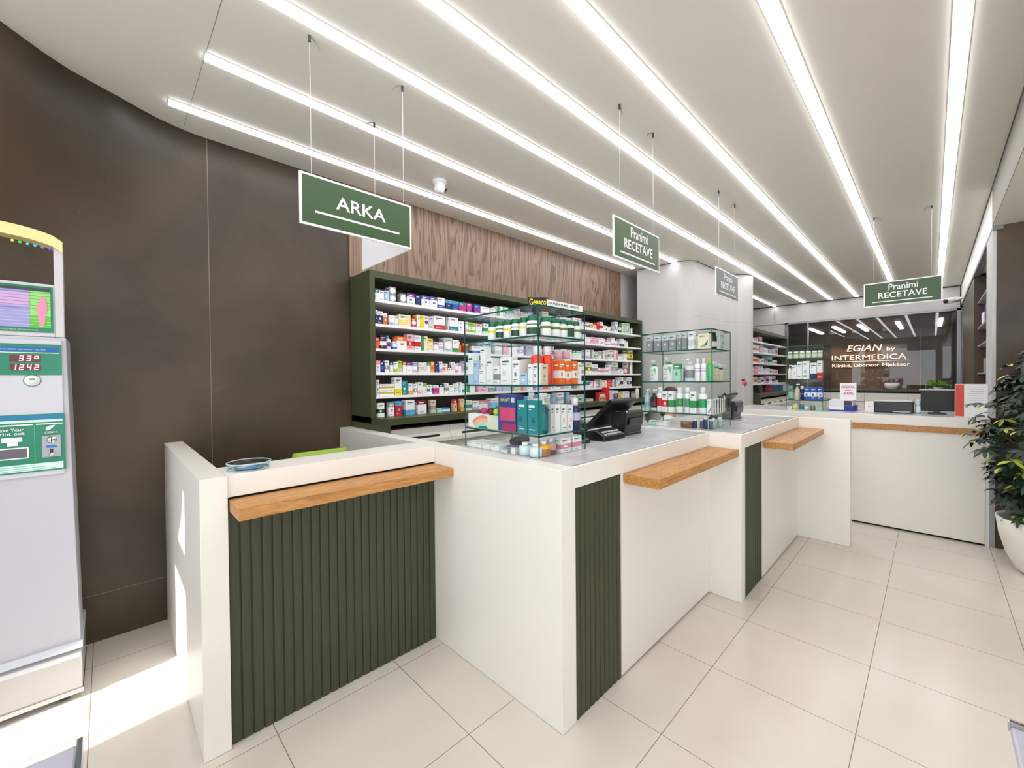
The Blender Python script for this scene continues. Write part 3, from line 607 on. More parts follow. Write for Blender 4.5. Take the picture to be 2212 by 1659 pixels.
for k in range(5):
    a = 2 * pi * k / 5; MB().tube([(0, .15, .09), (.26 * math.cos(a), .15 + .26 * math.sin(a), .07)], .018, 8, 'black').sphere((.26 * math.cos(a), .15 + .26 * math.sin(a), .028), .0275, 'black').build('leg', M['plastic'], t)

# ================================================================= glass dish on the cash counter
t = thing('glass_dish', 'round clear glass coin dish with blue print, on the cash counter', 'dish', (.437, 2.092, ZT + .0003))
MB().lathe([(.062, 0), (.078, .006), (.083, .03), (.080, .031), (.074, .010), (.06, .006)], n=40).build('bowl', M['clearplastic'], t)
rm = MB()
for pr, cc in (([(.0835, .027), (.0845, .0305), (.0815, .032), (.0795, .0305), (.0835, .027)], (176, 198, 206)), ([(.0745, .0008), (.0785, .004), (.0775, .0055), (.0735, .002), (.0745, .0008)], (150, 178, 192))):
    rm.lathe(pr, n=40, col=cc)
    for q in (rm.f, rm.c, rm.m, rm.sm): del q[-2:]
rm.build('rim', M['plastic'], t)
MB().lathe([(.056, .0065), (.056, .0075)], n=32, col=(108, 132, 152)).box(-.01, .03, -.035, .0, .0076, .009, (40, 130, 210)).box(-.04, .0, .0, .02, .0076, .0085, (190, 206, 220)).build('printed_insert', M['card'], t)

# ================================================================= plant
t = thing('potted_plant', 'tall variegated umbrella plant in a round white pot beside the brown pillar', 'plant', (4.93, -.66, 0))
MB().lathe([(.17, .001), (.215, .03), (.262, .14), (.295, .27), (.312, .41), (.304, .412), (.288, .40), (.27, .33), (.0001, .33)], n=48, col=(236, 232, 228)).build('pot', M['white'], t)
MB().lathe([(.272, .3302), (.0001, .362)], n=32, col=(38, 28, 22)).build('soil', M['card'], t)
rnd = random.Random(21); st = MB(); tips = []
for k in range(7):
    a = rnd.uniform(0, 2 * pi); r0 = rnd.uniform(.02, .10); h = rnd.uniform(1.2, 1.62); lean = rnd.uniform(.03, .13)
    pts = [(r0 * math.cos(a) + lean * math.cos(a) * (i / 6) ** 1.3, r0 * math.sin(a) + lean * math.sin(a) * (i / 6) ** 1.3, .34 + (h - .34) * i / 6) for i in range(7)]
    st.tube(pts, [.012 - .0012 * i for i in range(7)], 7, (84, 70, 48)); tips.append(pts)
lv = MB()
def leaflet(o, d, n, L, W, col):
    s = d.cross(n).normalized(); pts = []; k = 5
    prof_ = (.05, .62, 1.0, .85, .0)
    vs = []
    for i in range(k):
        f = i / (k - 1); c = o + d * (L * f) - n * (L * .28 * f * f); wv = W * prof_[i]
        vs += [c - s * wv + n * wv * .25, c, c + s * wv + n * wv * .25]
    fs = [(3 * i, 3 * i + 1, 3 * i + 4, 3 * i + 3) for i in range(k - 1)] + [(3 * i + 1, 3 * i + 2, 3 * i + 5, 3 * i + 4) for i in range(k - 1)]
    lv.add(vs, fs, col, 0, True)
GRN = ((18, 42, 24), (24, 52, 30), (15, 36, 25), (30, 60, 34), (24, 50, 38)); YEL = ((176, 190, 70), (200, 208, 96), (150, 176, 64))
for j in range(430):
    z = .42 + 1.32 * (j + rnd.random()) / 430; f = (z - .42) / 1.32
    rmax = .22 + .22 * math.sin(pi * min(1, f * .8 + .16)) + .06 * math.sin(7 * z)
    if z > 1.62: rmax *= .75
    a = rnd.uniform(0, 2 * pi); r = rmax * math.sqrt(rnd.uniform(.3, 1)); stem = rnd.choice(tips); q = min(6, int((z - .1 - .34) / 1.2 * 6)) if z > .5 else 0
    base = Vector(stem[max(0, min(6, q))]); c = Vector((r * math.cos(a), r * math.sin(a), z))
    lv.tube([base, (base + c) / 2 + Vector((0, 0, .015)), c], [.003, .002, .0018], 4, (60, 84, 44))
    out = Vector((math.cos(a), math.sin(a), 0)); nrm = (Vector((0, 0, 1)) + out * rnd.uniform(.1, .9) + Vector((rnd.uniform(-.3, .3), rnd.uniform(-.3, .3), 0))).normalized()
    e1 = nrm.orthogonal().normalized(); e2 = nrm.cross(e1); nl = rnd.choice((6, 7, 7, 8)); ph = rnd.uniform(0, 6.28); L = rnd.uniform(.065, .10)
    yc = rnd.random() < .08
    for k in range(nl):
        b = ph + 2 * pi * k / nl; d = (e1 * math.cos(b) + e2 * math.sin(b)); col = rnd.choice(YEL) if (yc and rnd.random() < .7) or rnd.random() < .035 else rnd.choice(GRN)
        leaflet(c, d, nrm, L * rnd.uniform(.8, 1.1), L * .17, col)
st.build('stems', M['card'], t); lv.build('foliage', M['card'], t)
# ================================================================= products
USED = {}
def put(label, alts):
    """a label nobody else carries: the first free wording"""
    c = [l for l in [label] + alts if len(l.split()) <= 16]
    if not c: c = [' '.join(label.split()[:16])]; print('LONG', label)
    for l in c:
        if l not in USED: USED[l] = 1; return l
    base = min(c[::-1], key=lambda l: len(l.split())); k = 2
    while '%s, %s along' % (base, ORD[k]) in USED: k += 1
    l = '%s, %s along' % (base, ORD[k]); USED[l] = 1; return l
ORD = ['zeroth', 'first', 'second', 'third', 'fourth', 'fifth', 'sixth', 'seventh', 'eighth', 'ninth', 'tenth', 'eleventh', 'twelfth', 'thirteenth', 'fourteenth'] + ['another'] * 40
LIGHT = ('white', 'palegrey', 'cream', 'paleblue', 'mint', 'pink', 'beige', 'peach', 'palegreen', 'lavender', 'yellow', 'lilac', 'skyblue', 'lime')
PATW = dict(t='{a} top band', b='{a} bottom band', m='{a} middle band', v='{a} side stripe', c='round {a} label', y='{a} stripes', d='dark {a} swoosh', n='small print')
def carton_mesh(wd, dp, hh, base, acc, pat, rng):
    mb = MB(); hw = wd / 2; e = .0004
    bands = dict(t=[(0, .68, base), (.68, 1, acc)], b=[(0, .34, acc), (.34, 1, base)], m=[(0, .26, base), (.26, .58, acc), (.58, 1, base)]).get(pat, [(0, 1, base)])
    for a, b, c in bands:
        v = [(x, y, z * hh) for z in (a, b) for x, y in ((-hw, 0), (hw, 0), (hw, dp), (-hw, dp))]
        mb.add(v, [(0, 1, 5, 4), (1, 2, 6, 5), (2, 3, 7, 6), (3, 0, 4, 7)], c)
    mb.add([(-hw, 0, 0), (hw, 0, 0), (hw, dp, 0), (-hw, dp, 0)], [(3, 2, 1, 0)], bands[0][2]); mb.add([(-hw, 0, hh), (hw, 0, hh), (hw, dp, hh), (-hw, dp, hh)], [(0, 1, 2, 3)], bands[-1][2])
    def q(x0, x1, z0, z1, c, k=1): mb.add([(x0 * wd - hw, -e * k, z0 * hh), (x1 * wd - hw, -e * k, z0 * hh), (x1 * wd - hw, -e * k, z1 * hh), (x0 * wd - hw, -e * k, z1 * hh)], [(0, 1, 2, 3)], c)
    if pat == 'v': q(.0, .42, 0, 1, acc)
    if pat == 'c':
        r = min(wd, hh) * .42; mb.add([(r * math.cos(2 * pi * i / 20), -e, hh * .5 + r * math.sin(2 * pi * i / 20)) for i in range(20)], [tuple(range(20))], acc)
    if pat == 'y':
        for z in (.16, .3, .44): q(0, .62, z, z + .07, acc); mb.add([(.62 * wd - hw, -e, z * hh), (wd - hw, -e, (z + .4) * hh), (wd - hw, -e, (z + .47) * hh), (.62 * wd - hw, -e, (z + .07) * hh)], [(0, 1, 2, 3)], acc)
    if pat == 'd': mb.add([(-hw * .6, -e, .15 * hh), (hw * .7, -e, .22 * hh), (hw * .9, -e, .62 * hh), (hw * .2, -e, .30 * hh)], [(0, 1, 2, 3)], acc)
    top = bands[-1][2]; tc = 'text' if top in LIGHT else 'white'; low = bands[0][2]; lc = 'text' if low in LIGHT else 'palegrey'
    q(.14, .14 + rng.uniform(.45, .7), .80, .865, tc, 2); q(.14, .14 + rng.uniform(.2, .5), .72, .745, tc, 2)
    if hh > .05:
        if rng.random() < .7: q(.16, .16 + rng.uniform(.3, .6), .12, .15, lc, 2)
        if rng.random() < .6: q(.16, .16 + rng.uniform(.2, .6), .19, .215, lc, 2)
        if pat in 'mnt' and rng.random() < .6:
            a = rng.uniform(.2, .5); mc = acc if pat != 'm' else base; q(a, a + .3, .34, .5, mc, 2)
    # a line of print on the flank as well
    s = -1
    mb.add([(-hw - e, dp * .2, hh * .78), (-hw - e, dp * .75, hh * .78), (-hw - e, dp * .75, hh * .83), (-hw - e, dp * .2, hh * .83)], [(0, 3, 2, 1)], tc)
    return mb
RNG = random.Random(5)
def carton(x, y, z, wd, hh, base, acc, pat, label, group, rz=0, dp=None, alts=(), name='carton', cat='carton'):
    dp = dp or min(.09, max(.03, wd * .9))
    o = carton_mesh(wd - .0016, dp, hh, base, acc, pat, RNG).build(name, M['card'], None, (x, y, z + .0002), rz)
    return tag(o, put(label, list(alts)), cat, group)
P1 = """1 1.493 0.034 0.086 white teal t;1 1.527 0.041 0.079 white grey n;1 1.572 0.039 0.084 paleblue white n;1 1.614 0.058 0.122 grey white cc;1 1.706 0.059 0.079 grey white c;1 1.771 0.076 0.091 white purple t;1 1.851 0.055 0.086 navy blue n;1 1.909 0.077 0.091 white violet t;1 1.989 0.077 0.092 white violet t;1 2.071 0.075 0.095 white blue b;1 2.156 0.070 0.086 navy skyblue t;1 2.229 0.072 0.083 blue skyblue t;1 2.306 0.075 0.083 magenta teal t;1 2.392 0.066 0.085 magenta purple b;1 2.481 0.075 0.083 purple blue t;1 2.561 0.113 0.074 white pink b;1 2.692 0.058 0.074 white grey n;1 4.277 0.060 0.077 white grey m;1 4.338 0.085 0.078 cream brown m;1 4.426 0.082 0.067 cream orange t;1 4.518 0.057 0.101 red maroon n;1 4.578 0.082 0.109 white red m;1 4.663 0.095 0.069 white black d;1 4.760 0.090 0.063 white black d;1 4.876 0.077 0.076 palegrey grey m;1 4.957 0.068 0.145 white grey m;1 5.055 0.057 0.133 darkgreen white m;1 5.124 0.059 0.145 palegreen white v;1 5.202 0.129 0.153 palegreen grey d;1 5.334 0.082 0.094 white grey v;2 1.494 0.014 0.109 navy white t;2 1.509 0.049 0.102 navy white t;2 1.560 0.032 0.091 orange white t;2 1.611 0.047 0.079 white paleblue b;2 1.659 0.033 0.076 white grey n;2 1.694 0.110 0.096 cream yellow y;2 1.810 0.047 0.077 red white c;2 1.859 0.074 0.109 yellow white v;2 1.934 0.041 0.106 white purple c;2 1.977 0.052 0.107 palegrey white n;2 2.031 0.118 0.119 white red b;2 2.161 0.033 0.116 palegrey grey v;2 2.196 0.096 0.121 white teal b;2 2.297 0.064 0.096 white grey n;2 2.365 0.043 0.097 white pink b;2 2.413 0.079 0.096 lime white m;2 2.499 0.078 0.090 white pink t;2 4.278 0.098 0.080 white pink b;2 4.382 0.164 0.086 pink rose m;2 4.553 0.112 0.089 white grey d;2 4.668 0.046 0.081 white grey n;2 4.738 0.114 0.072 rose white m;2 4.860 0.080 0.108 white lavender b;2 4.944 0.056 0.070 white rose b;2 5.003 0.069 0.066 palegrey grey m;2 5.099 0.086 0.107 white plum b;2 5.188 0.052 0.090 white grey n;2 5.244 0.052 0.081 white grey n;3 1.492 0.033 0.087 redorange orange m;3 1.529 0.055 0.104 plum white m;3 1.641 0.032 0.063 white blue b;3 1.675 0.089 0.106 white orange t;3 1.767 0.065 0.130 pink red m;3 1.836 0.062 0.127 white red m;3 1.899 0.067 0.124 cream green v;3 1.972 0.046 0.107 cream yellow t;3 2.023 0.055 0.085 white lilac t;3 2.079 0.048 0.080 white lilac m;3 2.136 0.089 0.126 palegrey white c;3 2.234 0.066 0.110 white green b;3 2.361 0.050 0.092 brown orange t;3 2.453 0.115 0.068 white blue b;3 4.278 0.079 0.111 white lavender b;3 4.361 0.084 0.115 palegrey grey v;3 4.453 0.094 0.093 palegreen grey m;3 4.550 0.062 0.053 white lavender n;3 4.617 0.078 0.108 cream grey v;3 4.699 0.077 0.107 palegrey grey m;3 4.784 0.128 0.130 white grey m;3 4.921 0.111 0.135 rose cream v;3 5.035 0.123 0.061 white grey d;3 5.172 0.091 0.094 white cream m;3 5.268 0.168 0.161 olive yellow m;4 1.493 0.037 0.091 white salmon t;4 1.532 0.032 0.085 navy blue m;4 1.568 0.036 0.092 white grey m;4 1.610 0.030 0.086 white navy t;4 1.643 0.037 0.085 white lime b;4 1.682 0.039 0.093 lime beige b;4 1.725 0.031 0.087 white orange t;4 1.758 0.057 0.085 white purple t;4 1.816 0.046 0.087 lavender white m;4 1.872 0.041 0.083 white beige m;4 1.917 0.037 0.084 white pink m;4 1.956 0.036 0.087 white green t;4 1.994 0.038 0.095 amber orange m;4 2.038 0.040 0.086 navy blue m;4 2.080 0.035 0.097 white lilac b;4 2.117 0.054 0.080 white orange m;4 2.176 0.032 0.065 white black t;4 2.211 0.038 0.095 white pink m;4 2.254 0.033 0.083 white rose b;4 2.290 0.035 0.089 white lilac t;4 2.329 0.034 0.106 lavender grey m;4 4.269 0.127 0.137 cream olive m;4 4.406 0.124 0.116 white grey m;4 4.541 0.241 0.074 white rose m;4 4.790 0.066 0.118 white grey n;4 4.861 0.165 0.150 palegrey grey m;4 5.034 0.132 0.074 white grey t;4 5.170 0.109 0.076 magenta white c;4 5.284 0.127 0.159 white olive v;5 1.493 0.027 0.124 white grey n;5 1.522 0.125 0.091 white gold ss;5 1.651 0.063 0.144 white yellow b;5 1.717 0.050 0.117 teal white n;5 1.776 0.039 0.092 white amber b;5 1.822 0.036 0.089 white grey m;5 1.862 0.050 0.101 white pink b;5 1.915 0.038 0.093 white lime t;5 1.956 0.053 0.079 white teal m;5 2.017 0.055 0.073 magenta white t;5 2.079 0.049 0.085 white black t;5 2.135 0.044 0.090 white grey m;5 2.188 0.052 0.073 white grey n;5 2.247 0.039 0.086 white mint m;5 2.290 0.040 0.096 white mint v;5 2.333 0.026 0.084 white teal b;5 4.267 0.082 0.098 teal white b;5 4.357 0.058 0.089 pink white m;5 4.419 0.064 0.088 white rose v;5 4.486 0.061 0.083 grey white m;5 4.551 0.070 0.104 palegrey grey v;5 4.625 0.123 0.094 cream beige d;5 4.752 0.115 0.098 red orange m;5 4.871 0.109 0.102 grey palegrey v;5 4.989 0.078 0.096 white black d;5 5.072 0.084 0.133 white plum m;5 5.164 0.091 0.076 white rose n;5 5.264 0.121 0.130 white navy m;6 1.484 0.050 0.107 white darkgreen m;6 1.571 0.048 0.107 white grey t;6 1.627 0.054 0.114 red skyblue t;6 1.720 0.081 0.119 white skyblue b;6 1.832 0.084 0.114 white maroon t;6 1.960 0.048 0.110 beige grey m;6 2.021 0.052 0.038 mint white n;6 2.075 0.081 0.037 skyblue white m;6 2.195 0.039 0.107 peach red t;6 2.273 0.040 0.107 peach gold b;6 4.233 0.118 0.030 beige white m;6 4.732 0.090 0.122 white pink m;6 4.834 0.105 0.115 purple white t;6 4.965 0.130 0.093 cream yellow v;6 5.104 0.126 0.094 white grey n;6 5.422 0.091 0.085 white pink t"""
SH = {1: 'top shelf', 2: 'second shelf', 3: 'third shelf', 4: 'fourth shelf', 5: 'fifth shelf', 6: 'bottom board'}
ZS = {1: 2.117, 2: 1.93, 3: 1.739, 4: 1.554, 5: 1.37, 6: 1.2078}
items = []
for l in P1.split(';'):
    f = l.split(); items.append((int(f[0]), float(f[1]), float(f[2]), float(f[3]), f[4], f[5], f[6]))
# rows seen through the nearest glass case
LC = ['white'] * 9 + ['palegrey', 'paleblue', 'cream', 'lavender', 'mint', 'white', 'pink', 'palegreen']; AC = ['grey', 'lilac', 'teal', 'pink', 'lavender', 'blue', 'rose', 'green', 'beige', 'orange', 'skyblue', 'palegrey', 'palegrey', 'grey']
rg = random.Random(11)
for r in range(1, 7):
    x = max(i[1] + i[2] for i in items if i[0] == r and i[1] < 3.4) + .02
    end = min(i[1] for i in items if i[0] == r and i[1] > 4.1) - .01
    while x < end - .05:
        wd = rg.uniform(.06, .12); wd = min(wd, end - x); b = rg.choice(LC); a = rg.choice([c for c in AC if c != b])
        items.append((r, x, wd, rg.uniform(.075, .125), b, a, rg.choice('tbmnvmt'))); x += wd + rg.choice((.003, .006, .02, .05))
items.sort(key=lambda i: (i[0], i[1]))
for k, (r, x, wd, hh, b, a, p) in enumerate(items):
    prev = items[k - 1] if k and items[k - 1][0] == r else None; nxt = items[k + 1] if k + 1 < len(items) and items[k + 1][0] == r else None
    zone = 'left end' if x < 2.3 else 'behind the glass case' if x < 4.1 else 'right end'
    sh = SH[r]; y = 3.03 if r < 6 else 2.98
    if r < 6: hh = min(hh, (2.277 if r == 1 else ZS[r - 1] - .024) - ZS[r])
    d = '%s carton with %s' % (cw(b), PATW.get(p[-1] if p != 'ss' and p != 'cc' else p[0] if p == 'cc' else 'm', 'small print').format(a=cw(a)))
    if p == 'ss': d = 'white carton with gold band'
    ln, rn = (cw(prev[4]) if prev else None), (cw(nxt[4]) if nxt else None)
    al = []
    if ln: al.append('%s, %s, right of the %s one' % (d, sh, ln))
    if ln and rn: al.append('%s, %s, between %s and %s' % (d, sh, ln, rn))
    al.append('%s, %s, %s' % (d, sh, zone))
    if ln and rn and x >= 2.3: al.append('%s, %s, between %s and %s, %s' % (d.replace('carton with ', 'carton, '), sh, ln, rn, zone))
    base = '%s on the %s of the long green unit' % (d, sh)
    g = 'cartons on the %s of the long green unit' % sh
    if p in ('ss', 'cc'):
        n = 2; h2 = hh / n; pp = 'm' if p == 'ss' else 'c'
        for q, w_ in ((0, 'lower'), (1, 'upper')):
            carton(x + wd / 2, y, ZS[r] + q * h2, wd, h2 - .0005, b, a, pp, '%s %s of a stack of two, %s' % (w_, d, sh), g, dp=.07)
    else: carton(x + wd / 2, y, ZS[r], wd, hh, b, a, p, base, g, alts=al)
# ---- bottles, jars and pumps
def bottle(x, y, z, r, h, body, cap, label, group, lab=None, kind='bottle', capr=.5, rz=0, oval=1, alts=(), name=None, cat=None, matl=None):
    t = thing(name or {'pump': 'pump_bottle', 'jar': 'jar'}.get(kind, 'bottle'), put(label, list(alts)), cat or ('jar' if kind == 'jar' else 'bottle'), (x, y, z + .0003), rz, group)
    if kind == 'jar':
        MB().lathe([(r * .9, 0), (r, h * .04), (r, h * .60), (r * .93, h * .70), (r * .74, h * .76)], n=20, col=body).build('body', M['plastic'], t)
        MB().lathe([(r * .84, h * .762), (r * .86, h * .78), (r * .86, h * .98), (r * .78, h)], n=20, col=cap).build('lid', M['plastic'], t)
        if lab:
            l = MB().lathe([(r * 1.012, h * .08), (r * 1.012, h * .58)], n=20, col=lab[0]); l.f = l.f[:-2]; l.c = l.c[:-2]; l.m = l.m[:-2]; l.sm = l.sm[:-2]; l.build('label', M['card'], t)
            if len(lab) > 1:
                l = MB().lathe([(r * 1.02, h * .40), (r * 1.02, h * .53)], n=20, col=lab[1]); l.f = l.f[:-2]; l.c = l.c[:-2]; l.m = l.m[:-2]; l.sm = l.sm[:-2]
                l.build('label_band', M['card'], t)
        return t
    sh = .78 if kind == 'bottle' else .72
    MB().lathe([(r * .9, 0), (r, h * .03), (r, h * (sh - .1)), (r * .93, h * (sh - .05)), (r * .6, h * (sh - .01)), (r * .42, h * sh)], n=20, col=body, sy=oval).build('body', M['plastic'], t)
    if kind == 'pump':
        c = MB().lathe([(r * .46, h * sh), (r * .48, h * (sh + .01)), (r * .46, h * (sh + .09)), (r * .2, h * (sh + .10))], n=16, col=cap).build('collar', M['plastic'], t)
        MB().lathe([(r * .13, h * (sh + .10)), (r * .13, h * .93)], n=10, col='white').box(-r * .25, r * .25, -r * .95, r * .3, h * .93, h).build('pump_head', M['plastic'], t)
    elif kind == 'spray':
        MB().lathe([(r * .45, h * sh), (r * .45, h * .86)], n=16, col=cap).prof([(-r * 1.3, h * .90), (-r * 1.3, h * .98), (r * .2, h), (r * .9, h * .95), (r * .5, h * .86), (-r * .5, h * .86)], -r * .28, r * .28, cap).prof([(-r * .7, h * .86), (-r * .85, h * .76), (-r * .7, h * .75), (-r * .5, h * .86)], -r * .12, r * .12, cap).build('trigger', M['plastic'], t)
    else:
        MB().lathe([(r * capr, h * (sh - .005)), (r * capr, h * .985), (r * capr * .9, h)], n=18, col=cap).build('cap', M['plastic'], t)
    if lab:
        for i, (c, a, b) in enumerate(lab):
            l = MB().lathe([(r * (1.012 + .008 * i), h * a), (r * (1.012 + .008 * i), h * b)], n=20, col=c, sy=oval); l.f = l.f[:-2]; l.c = l.c[:-2]; l.m = l.m[:-2]; l.sm = l.sm[:-2]
            l.build('label', M['card'], t)
    return t
bottle(1.509, 3.07, 1.93, .012, .118, 'navy', 'white', 'small navy bottle with white cap at the left end of the second shelf', 'bottles on the long green unit')
bottle(1.612, 3.07, 1.739, .028, .110, 'white', 'skyblue', 'white bottle with blue cap on the third shelf, right of the dark purple carton', 'bottles on the long green unit', [('purple', .2, .5)])
bottle(2.322, 3.07, 1.739, .027, .098, 'orange', 'white', 'small orange bottle with white cap on the third shelf by the glass case', 'bottles on the long green unit', capr=.62)
bottle(5.36, 2.93, 1.2078, .024, .165, 'white', 'white', 'tall white spray bottle at the right end of the bottom board', 'bottles on the long green unit')
t = tag(MB().box(-.15, .0, 0, .05, 0, .10, 'red').box(.0, .09, -.005, .05, 0, .165, 'red').box(-.13, -.01, -.002, 0, .03, .085, 'palegrey').build('display_box', M['card'], None, (4.55, 2.93, 1.2078)), 'large red display box standing on the bottom board of the long green unit', 'display box')
for k in range(3): tag(carton_mesh(.055, .05, .033, 'white', 'darkgrey', 'c', RNG).build('carton', M['card'], None, (4.69, 2.97, 1.2079 + k * .0335)), 'small white carton with dark spot, %s of three stacked beside the red display' % ('lowest', 'middle', 'topmost')[k], 'carton', 'stack beside the red display box')
for k, x in enumerate((4.455, 4.50, 4.545)): carton(x - .05, 2.90, 1.2078, .038, .05, 'peach', 'maroon', 'c', 'small peach carton with dark red spot in front of the red display, %s of three' % ('left', 'middle', 'right')[k], 'small cartons before the red display', dp=.02)

# ---- nearest glass case; left face looks at -X, right face at -Y
G1 = 'products in the nearest glass case'; L_ = -pi / 2
JL = ['nearest the corner'] ; zt_ = 1.7032
for k, y in enumerate((1.666, 1.604, 1.544, 1.488, 1.428, 1.366)):
    bottle(1.494, y + (.008 if k == 5 else 0), zt_, .0275 if k < 5 else .03, .095 if k < 5 else .1, 'white', (24, 104, 72), 'white supplement jar with green lid, %s from the left on top level of nearest glass case' % ORD[k + 1], G1, ('white' if k % 2 == 0 else 'darkgreen', 'yellow' if k % 2 == 0 else 'white'), 'jar', alts=['white jar with green lid, %s from the left, top level of nearest glass case' % ORD[k + 1]])
for k, x in enumerate((1.557, 1.63, 1.687, 1.745, 1.799)):
    bottle(x, 1.345, zt_, .027, .095, 'white', (24, 104, 72), 'white jar with green lid, %s right of the corner, top level of nearest glass case' % ORD[k + 1], G1, ('white' if k != 3 else 'darkgreen', 'olive' if k != 3 else 'darkgreen'), 'jar')
for k, (x, y) in enumerate(((1.565, 1.60), (1.565, 1.53), (1.565, 1.46), (1.63, 1.42), (1.70, 1.42), (1.76, 1.42))):
    bottle(x, y, zt_, .027, .095, 'white', (24, 104, 72), 'white jar with green lid in the back row, %s from the left, nearest glass case' % ORD[k + 1], G1, ('darkgreen', 'darkgreen'), 'jar')
z3 = 1.4642
def lface(y0, y1, z, hh, b, a, p, lb, g, x=1.475, dp=None, **k): return carton(x, (y0 + y1) / 2, z, abs(y0 - y1), hh, b, a, p, lb, g, L_, dp, **k)
def rface(x0, x1, z, hh, b, a, p, lb, g, y=1.325, dp=None, **k): return carton((x0 + x1) / 2, y, z, x1 - x0, hh, b, a, p, lb, g, 0, dp, **k)
N1 = 'nearest glass case, middle level'
for y0, y1, h, b, a, p, d in ((1.862, 1.812, .174, 'white', 'paleblue', 'b', 'tall white skincare carton at the far left'), (1.810, 1.770, .136, 'paleblue', 'white', 'n', 'pale blue skincare carton, second from left'), (1.768, 1.706, .085, 'white', 'palegrey', 'n', 'short white carton under the tall slim one, third from left'),
    (1.703, 1.647, .144, 'white', 'grey', 'n', 'white skincare carton, fourth from left'), (1.645, 1.597, .096, 'white', 'grey', 'm', 'short white skincare carton, fifth from left'), (1.589, 1.505, .143, 'white', 'palegrey', 'n', 'wide white skincare carton in the middle'), (1.501, 1.448, .124, 'white', 'grey', 'n', 'white skincare carton right of the wide one'),
    (1.445, 1.395, .057, 'paleblue', 'white', 'n', 'small pale blue carton near the corner'), (1.390, 1.358, .100, 'white', 'paleblue', 'n', 'slim white carton, second left of the corner'), (1.356, 1.326, .104, 'white', 'grey', 'n', 'slim white carton at the corner')):
    lface(y0, y1, z3, h, b, a, p, '%s, %s' % (d, N1), G1, dp=.045)
lface(1.752, 1.706, z3 + .0855, .122, 'white', 'paleblue', 'n', 'slim white carton standing on a short one, %s' % N1, G1, dp=.04)
lface(1.426, 1.404, z3, .109, 'redorange', 'white', 'm', 'slim red carton behind the small pale blue one, %s' % N1, G1, x=1.535, dp=.03)
for y0, y1, h, d in ((1.80, 1.745, .15, 'left'), (1.67, 1.61, .13, 'centre'), (1.56, 1.51, .135, 'right')): lface(y0, y1, z3, h, 'white', 'palegrey', 'n', 'white skincare carton in the back row, %s, %s' % (d, N1), G1, x=1.60, dp=.04)
rface(1.496, 1.541, z3, .099, 'beige', 'grey', 'n', 'short beige carton right of the corner, %s' % N1, G1, y=1.318, dp=.03)
bottle(1.541, 1.39, z3, .031, .193, 'redorange', 'white', 'orange sun cream bottle with white cap, left of two, %s' % N1, G1, capr=.62); bottle(1.598, 1.372, z3, .029, .193, 'redorange', 'white', 'orange sun cream bottle with white cap, right of two, %s' % N1, G1, capr=.62)
for x0, x1, h, w_ in ((1.636, 1.683, .121, 'left'), (1.685, 1.740, .114, 'middle'), (1.743, 1.792, .121, 'right')): rface(x0, x1, z3, h, 'orange', 'white', 'm', 'orange sun cream carton, %s of three, %s' % (w_, N1), G1, dp=.04)
bottle(1.722, 1.405, z3, .028, .170, 'white', 'pink', 'white bottle with clear pink cap, left of two behind orange cartons, nearest glass case', G1, capr=.8); bottle(1.795, 1.405, z3, .028, .178, 'white', 'pink', 'white bottle with clear pink cap, right of two, nearest glass case', G1, capr=.8)
rface(1.795, 1.826, z3, .116, 'white', 'palegrey', 'n', 'slim white carton at the right end, %s' % N1, G1, dp=.03)
z2 = 1.2222; N2 = 'nearest glass case, lower level'
# rainbow pack
t = thing('toy_box', 'white box printed with a rainbow and sun, %s' % N2, 'box', (1.475, 1.778, z2 + .0003), L_, G1)
MB().box(-.084, .084, 0, .05, 0, .078).build('box', M['card'], t)
g = MB()
for i, c in enumerate(('salmon', 'peach', 'mint', 'teal', 'violet', 'lavender')):
    ro = .15 - i * .019; ri = ro - .015; pts = []
    for q in range(9): a = math.radians(88 - q * 9.5); pts.append((ro * math.cos(a + 1.05) + .045, ro * math.sin(a + 1.05) - .075))
    P_ = [(ro, math.radians(60 + q * 9)) for q in range(9)]
    o = [(.05 + r_ * math.cos(a), -.0006 - .0001 * i, -.078 + r_ * math.sin(a)) for r_, a in P_]; n_ = [(.05 + (r_ - .017) * math.cos(a), -.0006 - .0001 * i, -.078 + (r_ - .017) * math.sin(a)) for r_, a in P_]
    o = [(max(-.083, min(.083, x)), y, max(.001, min(.077, zz))) for x, y, zz in o]; n_ = [(max(-.083, min(.083, x)), y, max(.001, min(.077, zz))) for x, y, zz in n_]
    g.add(o + n_, [(q + 1, q, 9 + q, 10 + q) for q in range(8)], c)
g.add([(.045 + .013 * math.cos(2 * pi * i / 14), -.0014, .062 + .013 * math.sin(2 * pi * i / 14)) for i in range(14)], [tuple(range(14))], 'salmon')
g.build('rainbow_print', M['card'], t)
for i, (y, z, c, w_) in enumerate(((1.748, .0945, 'magenta', 'pink'), (1.687, .0945, 'maroon', 'dark red'), (1.645, .094, 'lime', 'lower lime green'), (1.668, .128, 'skyblue', 'blue'), (1.628, .134, 'lime', 'upper lime green'))):
    tag(MB().sphere((0, 0, 0), .0195, c, n=18, m=12).build('ball', M['plastic'], None, (1.497 + (.01 if i > 2 else 0), y, z2 + z)), '%s toy ball in the pile beside the purple box, nearest glass case' % w_, 'ball', 'toy balls in the nearest glass case')
tag(MB().box(-.04, .04, 0, .04, 0, .075, (214, 220, 200)).build('carton', M['card'], None, (1.480, 1.659, z2 + .0003), L_), 'small pale printed carton under the toy balls, nearest glass case', 'carton', G1)
tag(MB().box(-.06, .06, 0, .04, 0, .10, (214, 216, 190)).build('carton', M['card'], None, (1.545, 1.70, z2 + .0003), L_), 'pale carton behind the rainbow box, nearest glass case', 'carton', G1)
t = thing('supplement_box', 'dark purple and blue box with a pink panel and yellow wording, nearest glass case', 'box', (1.478, 1.545, z2 + .0003), L_, G1)
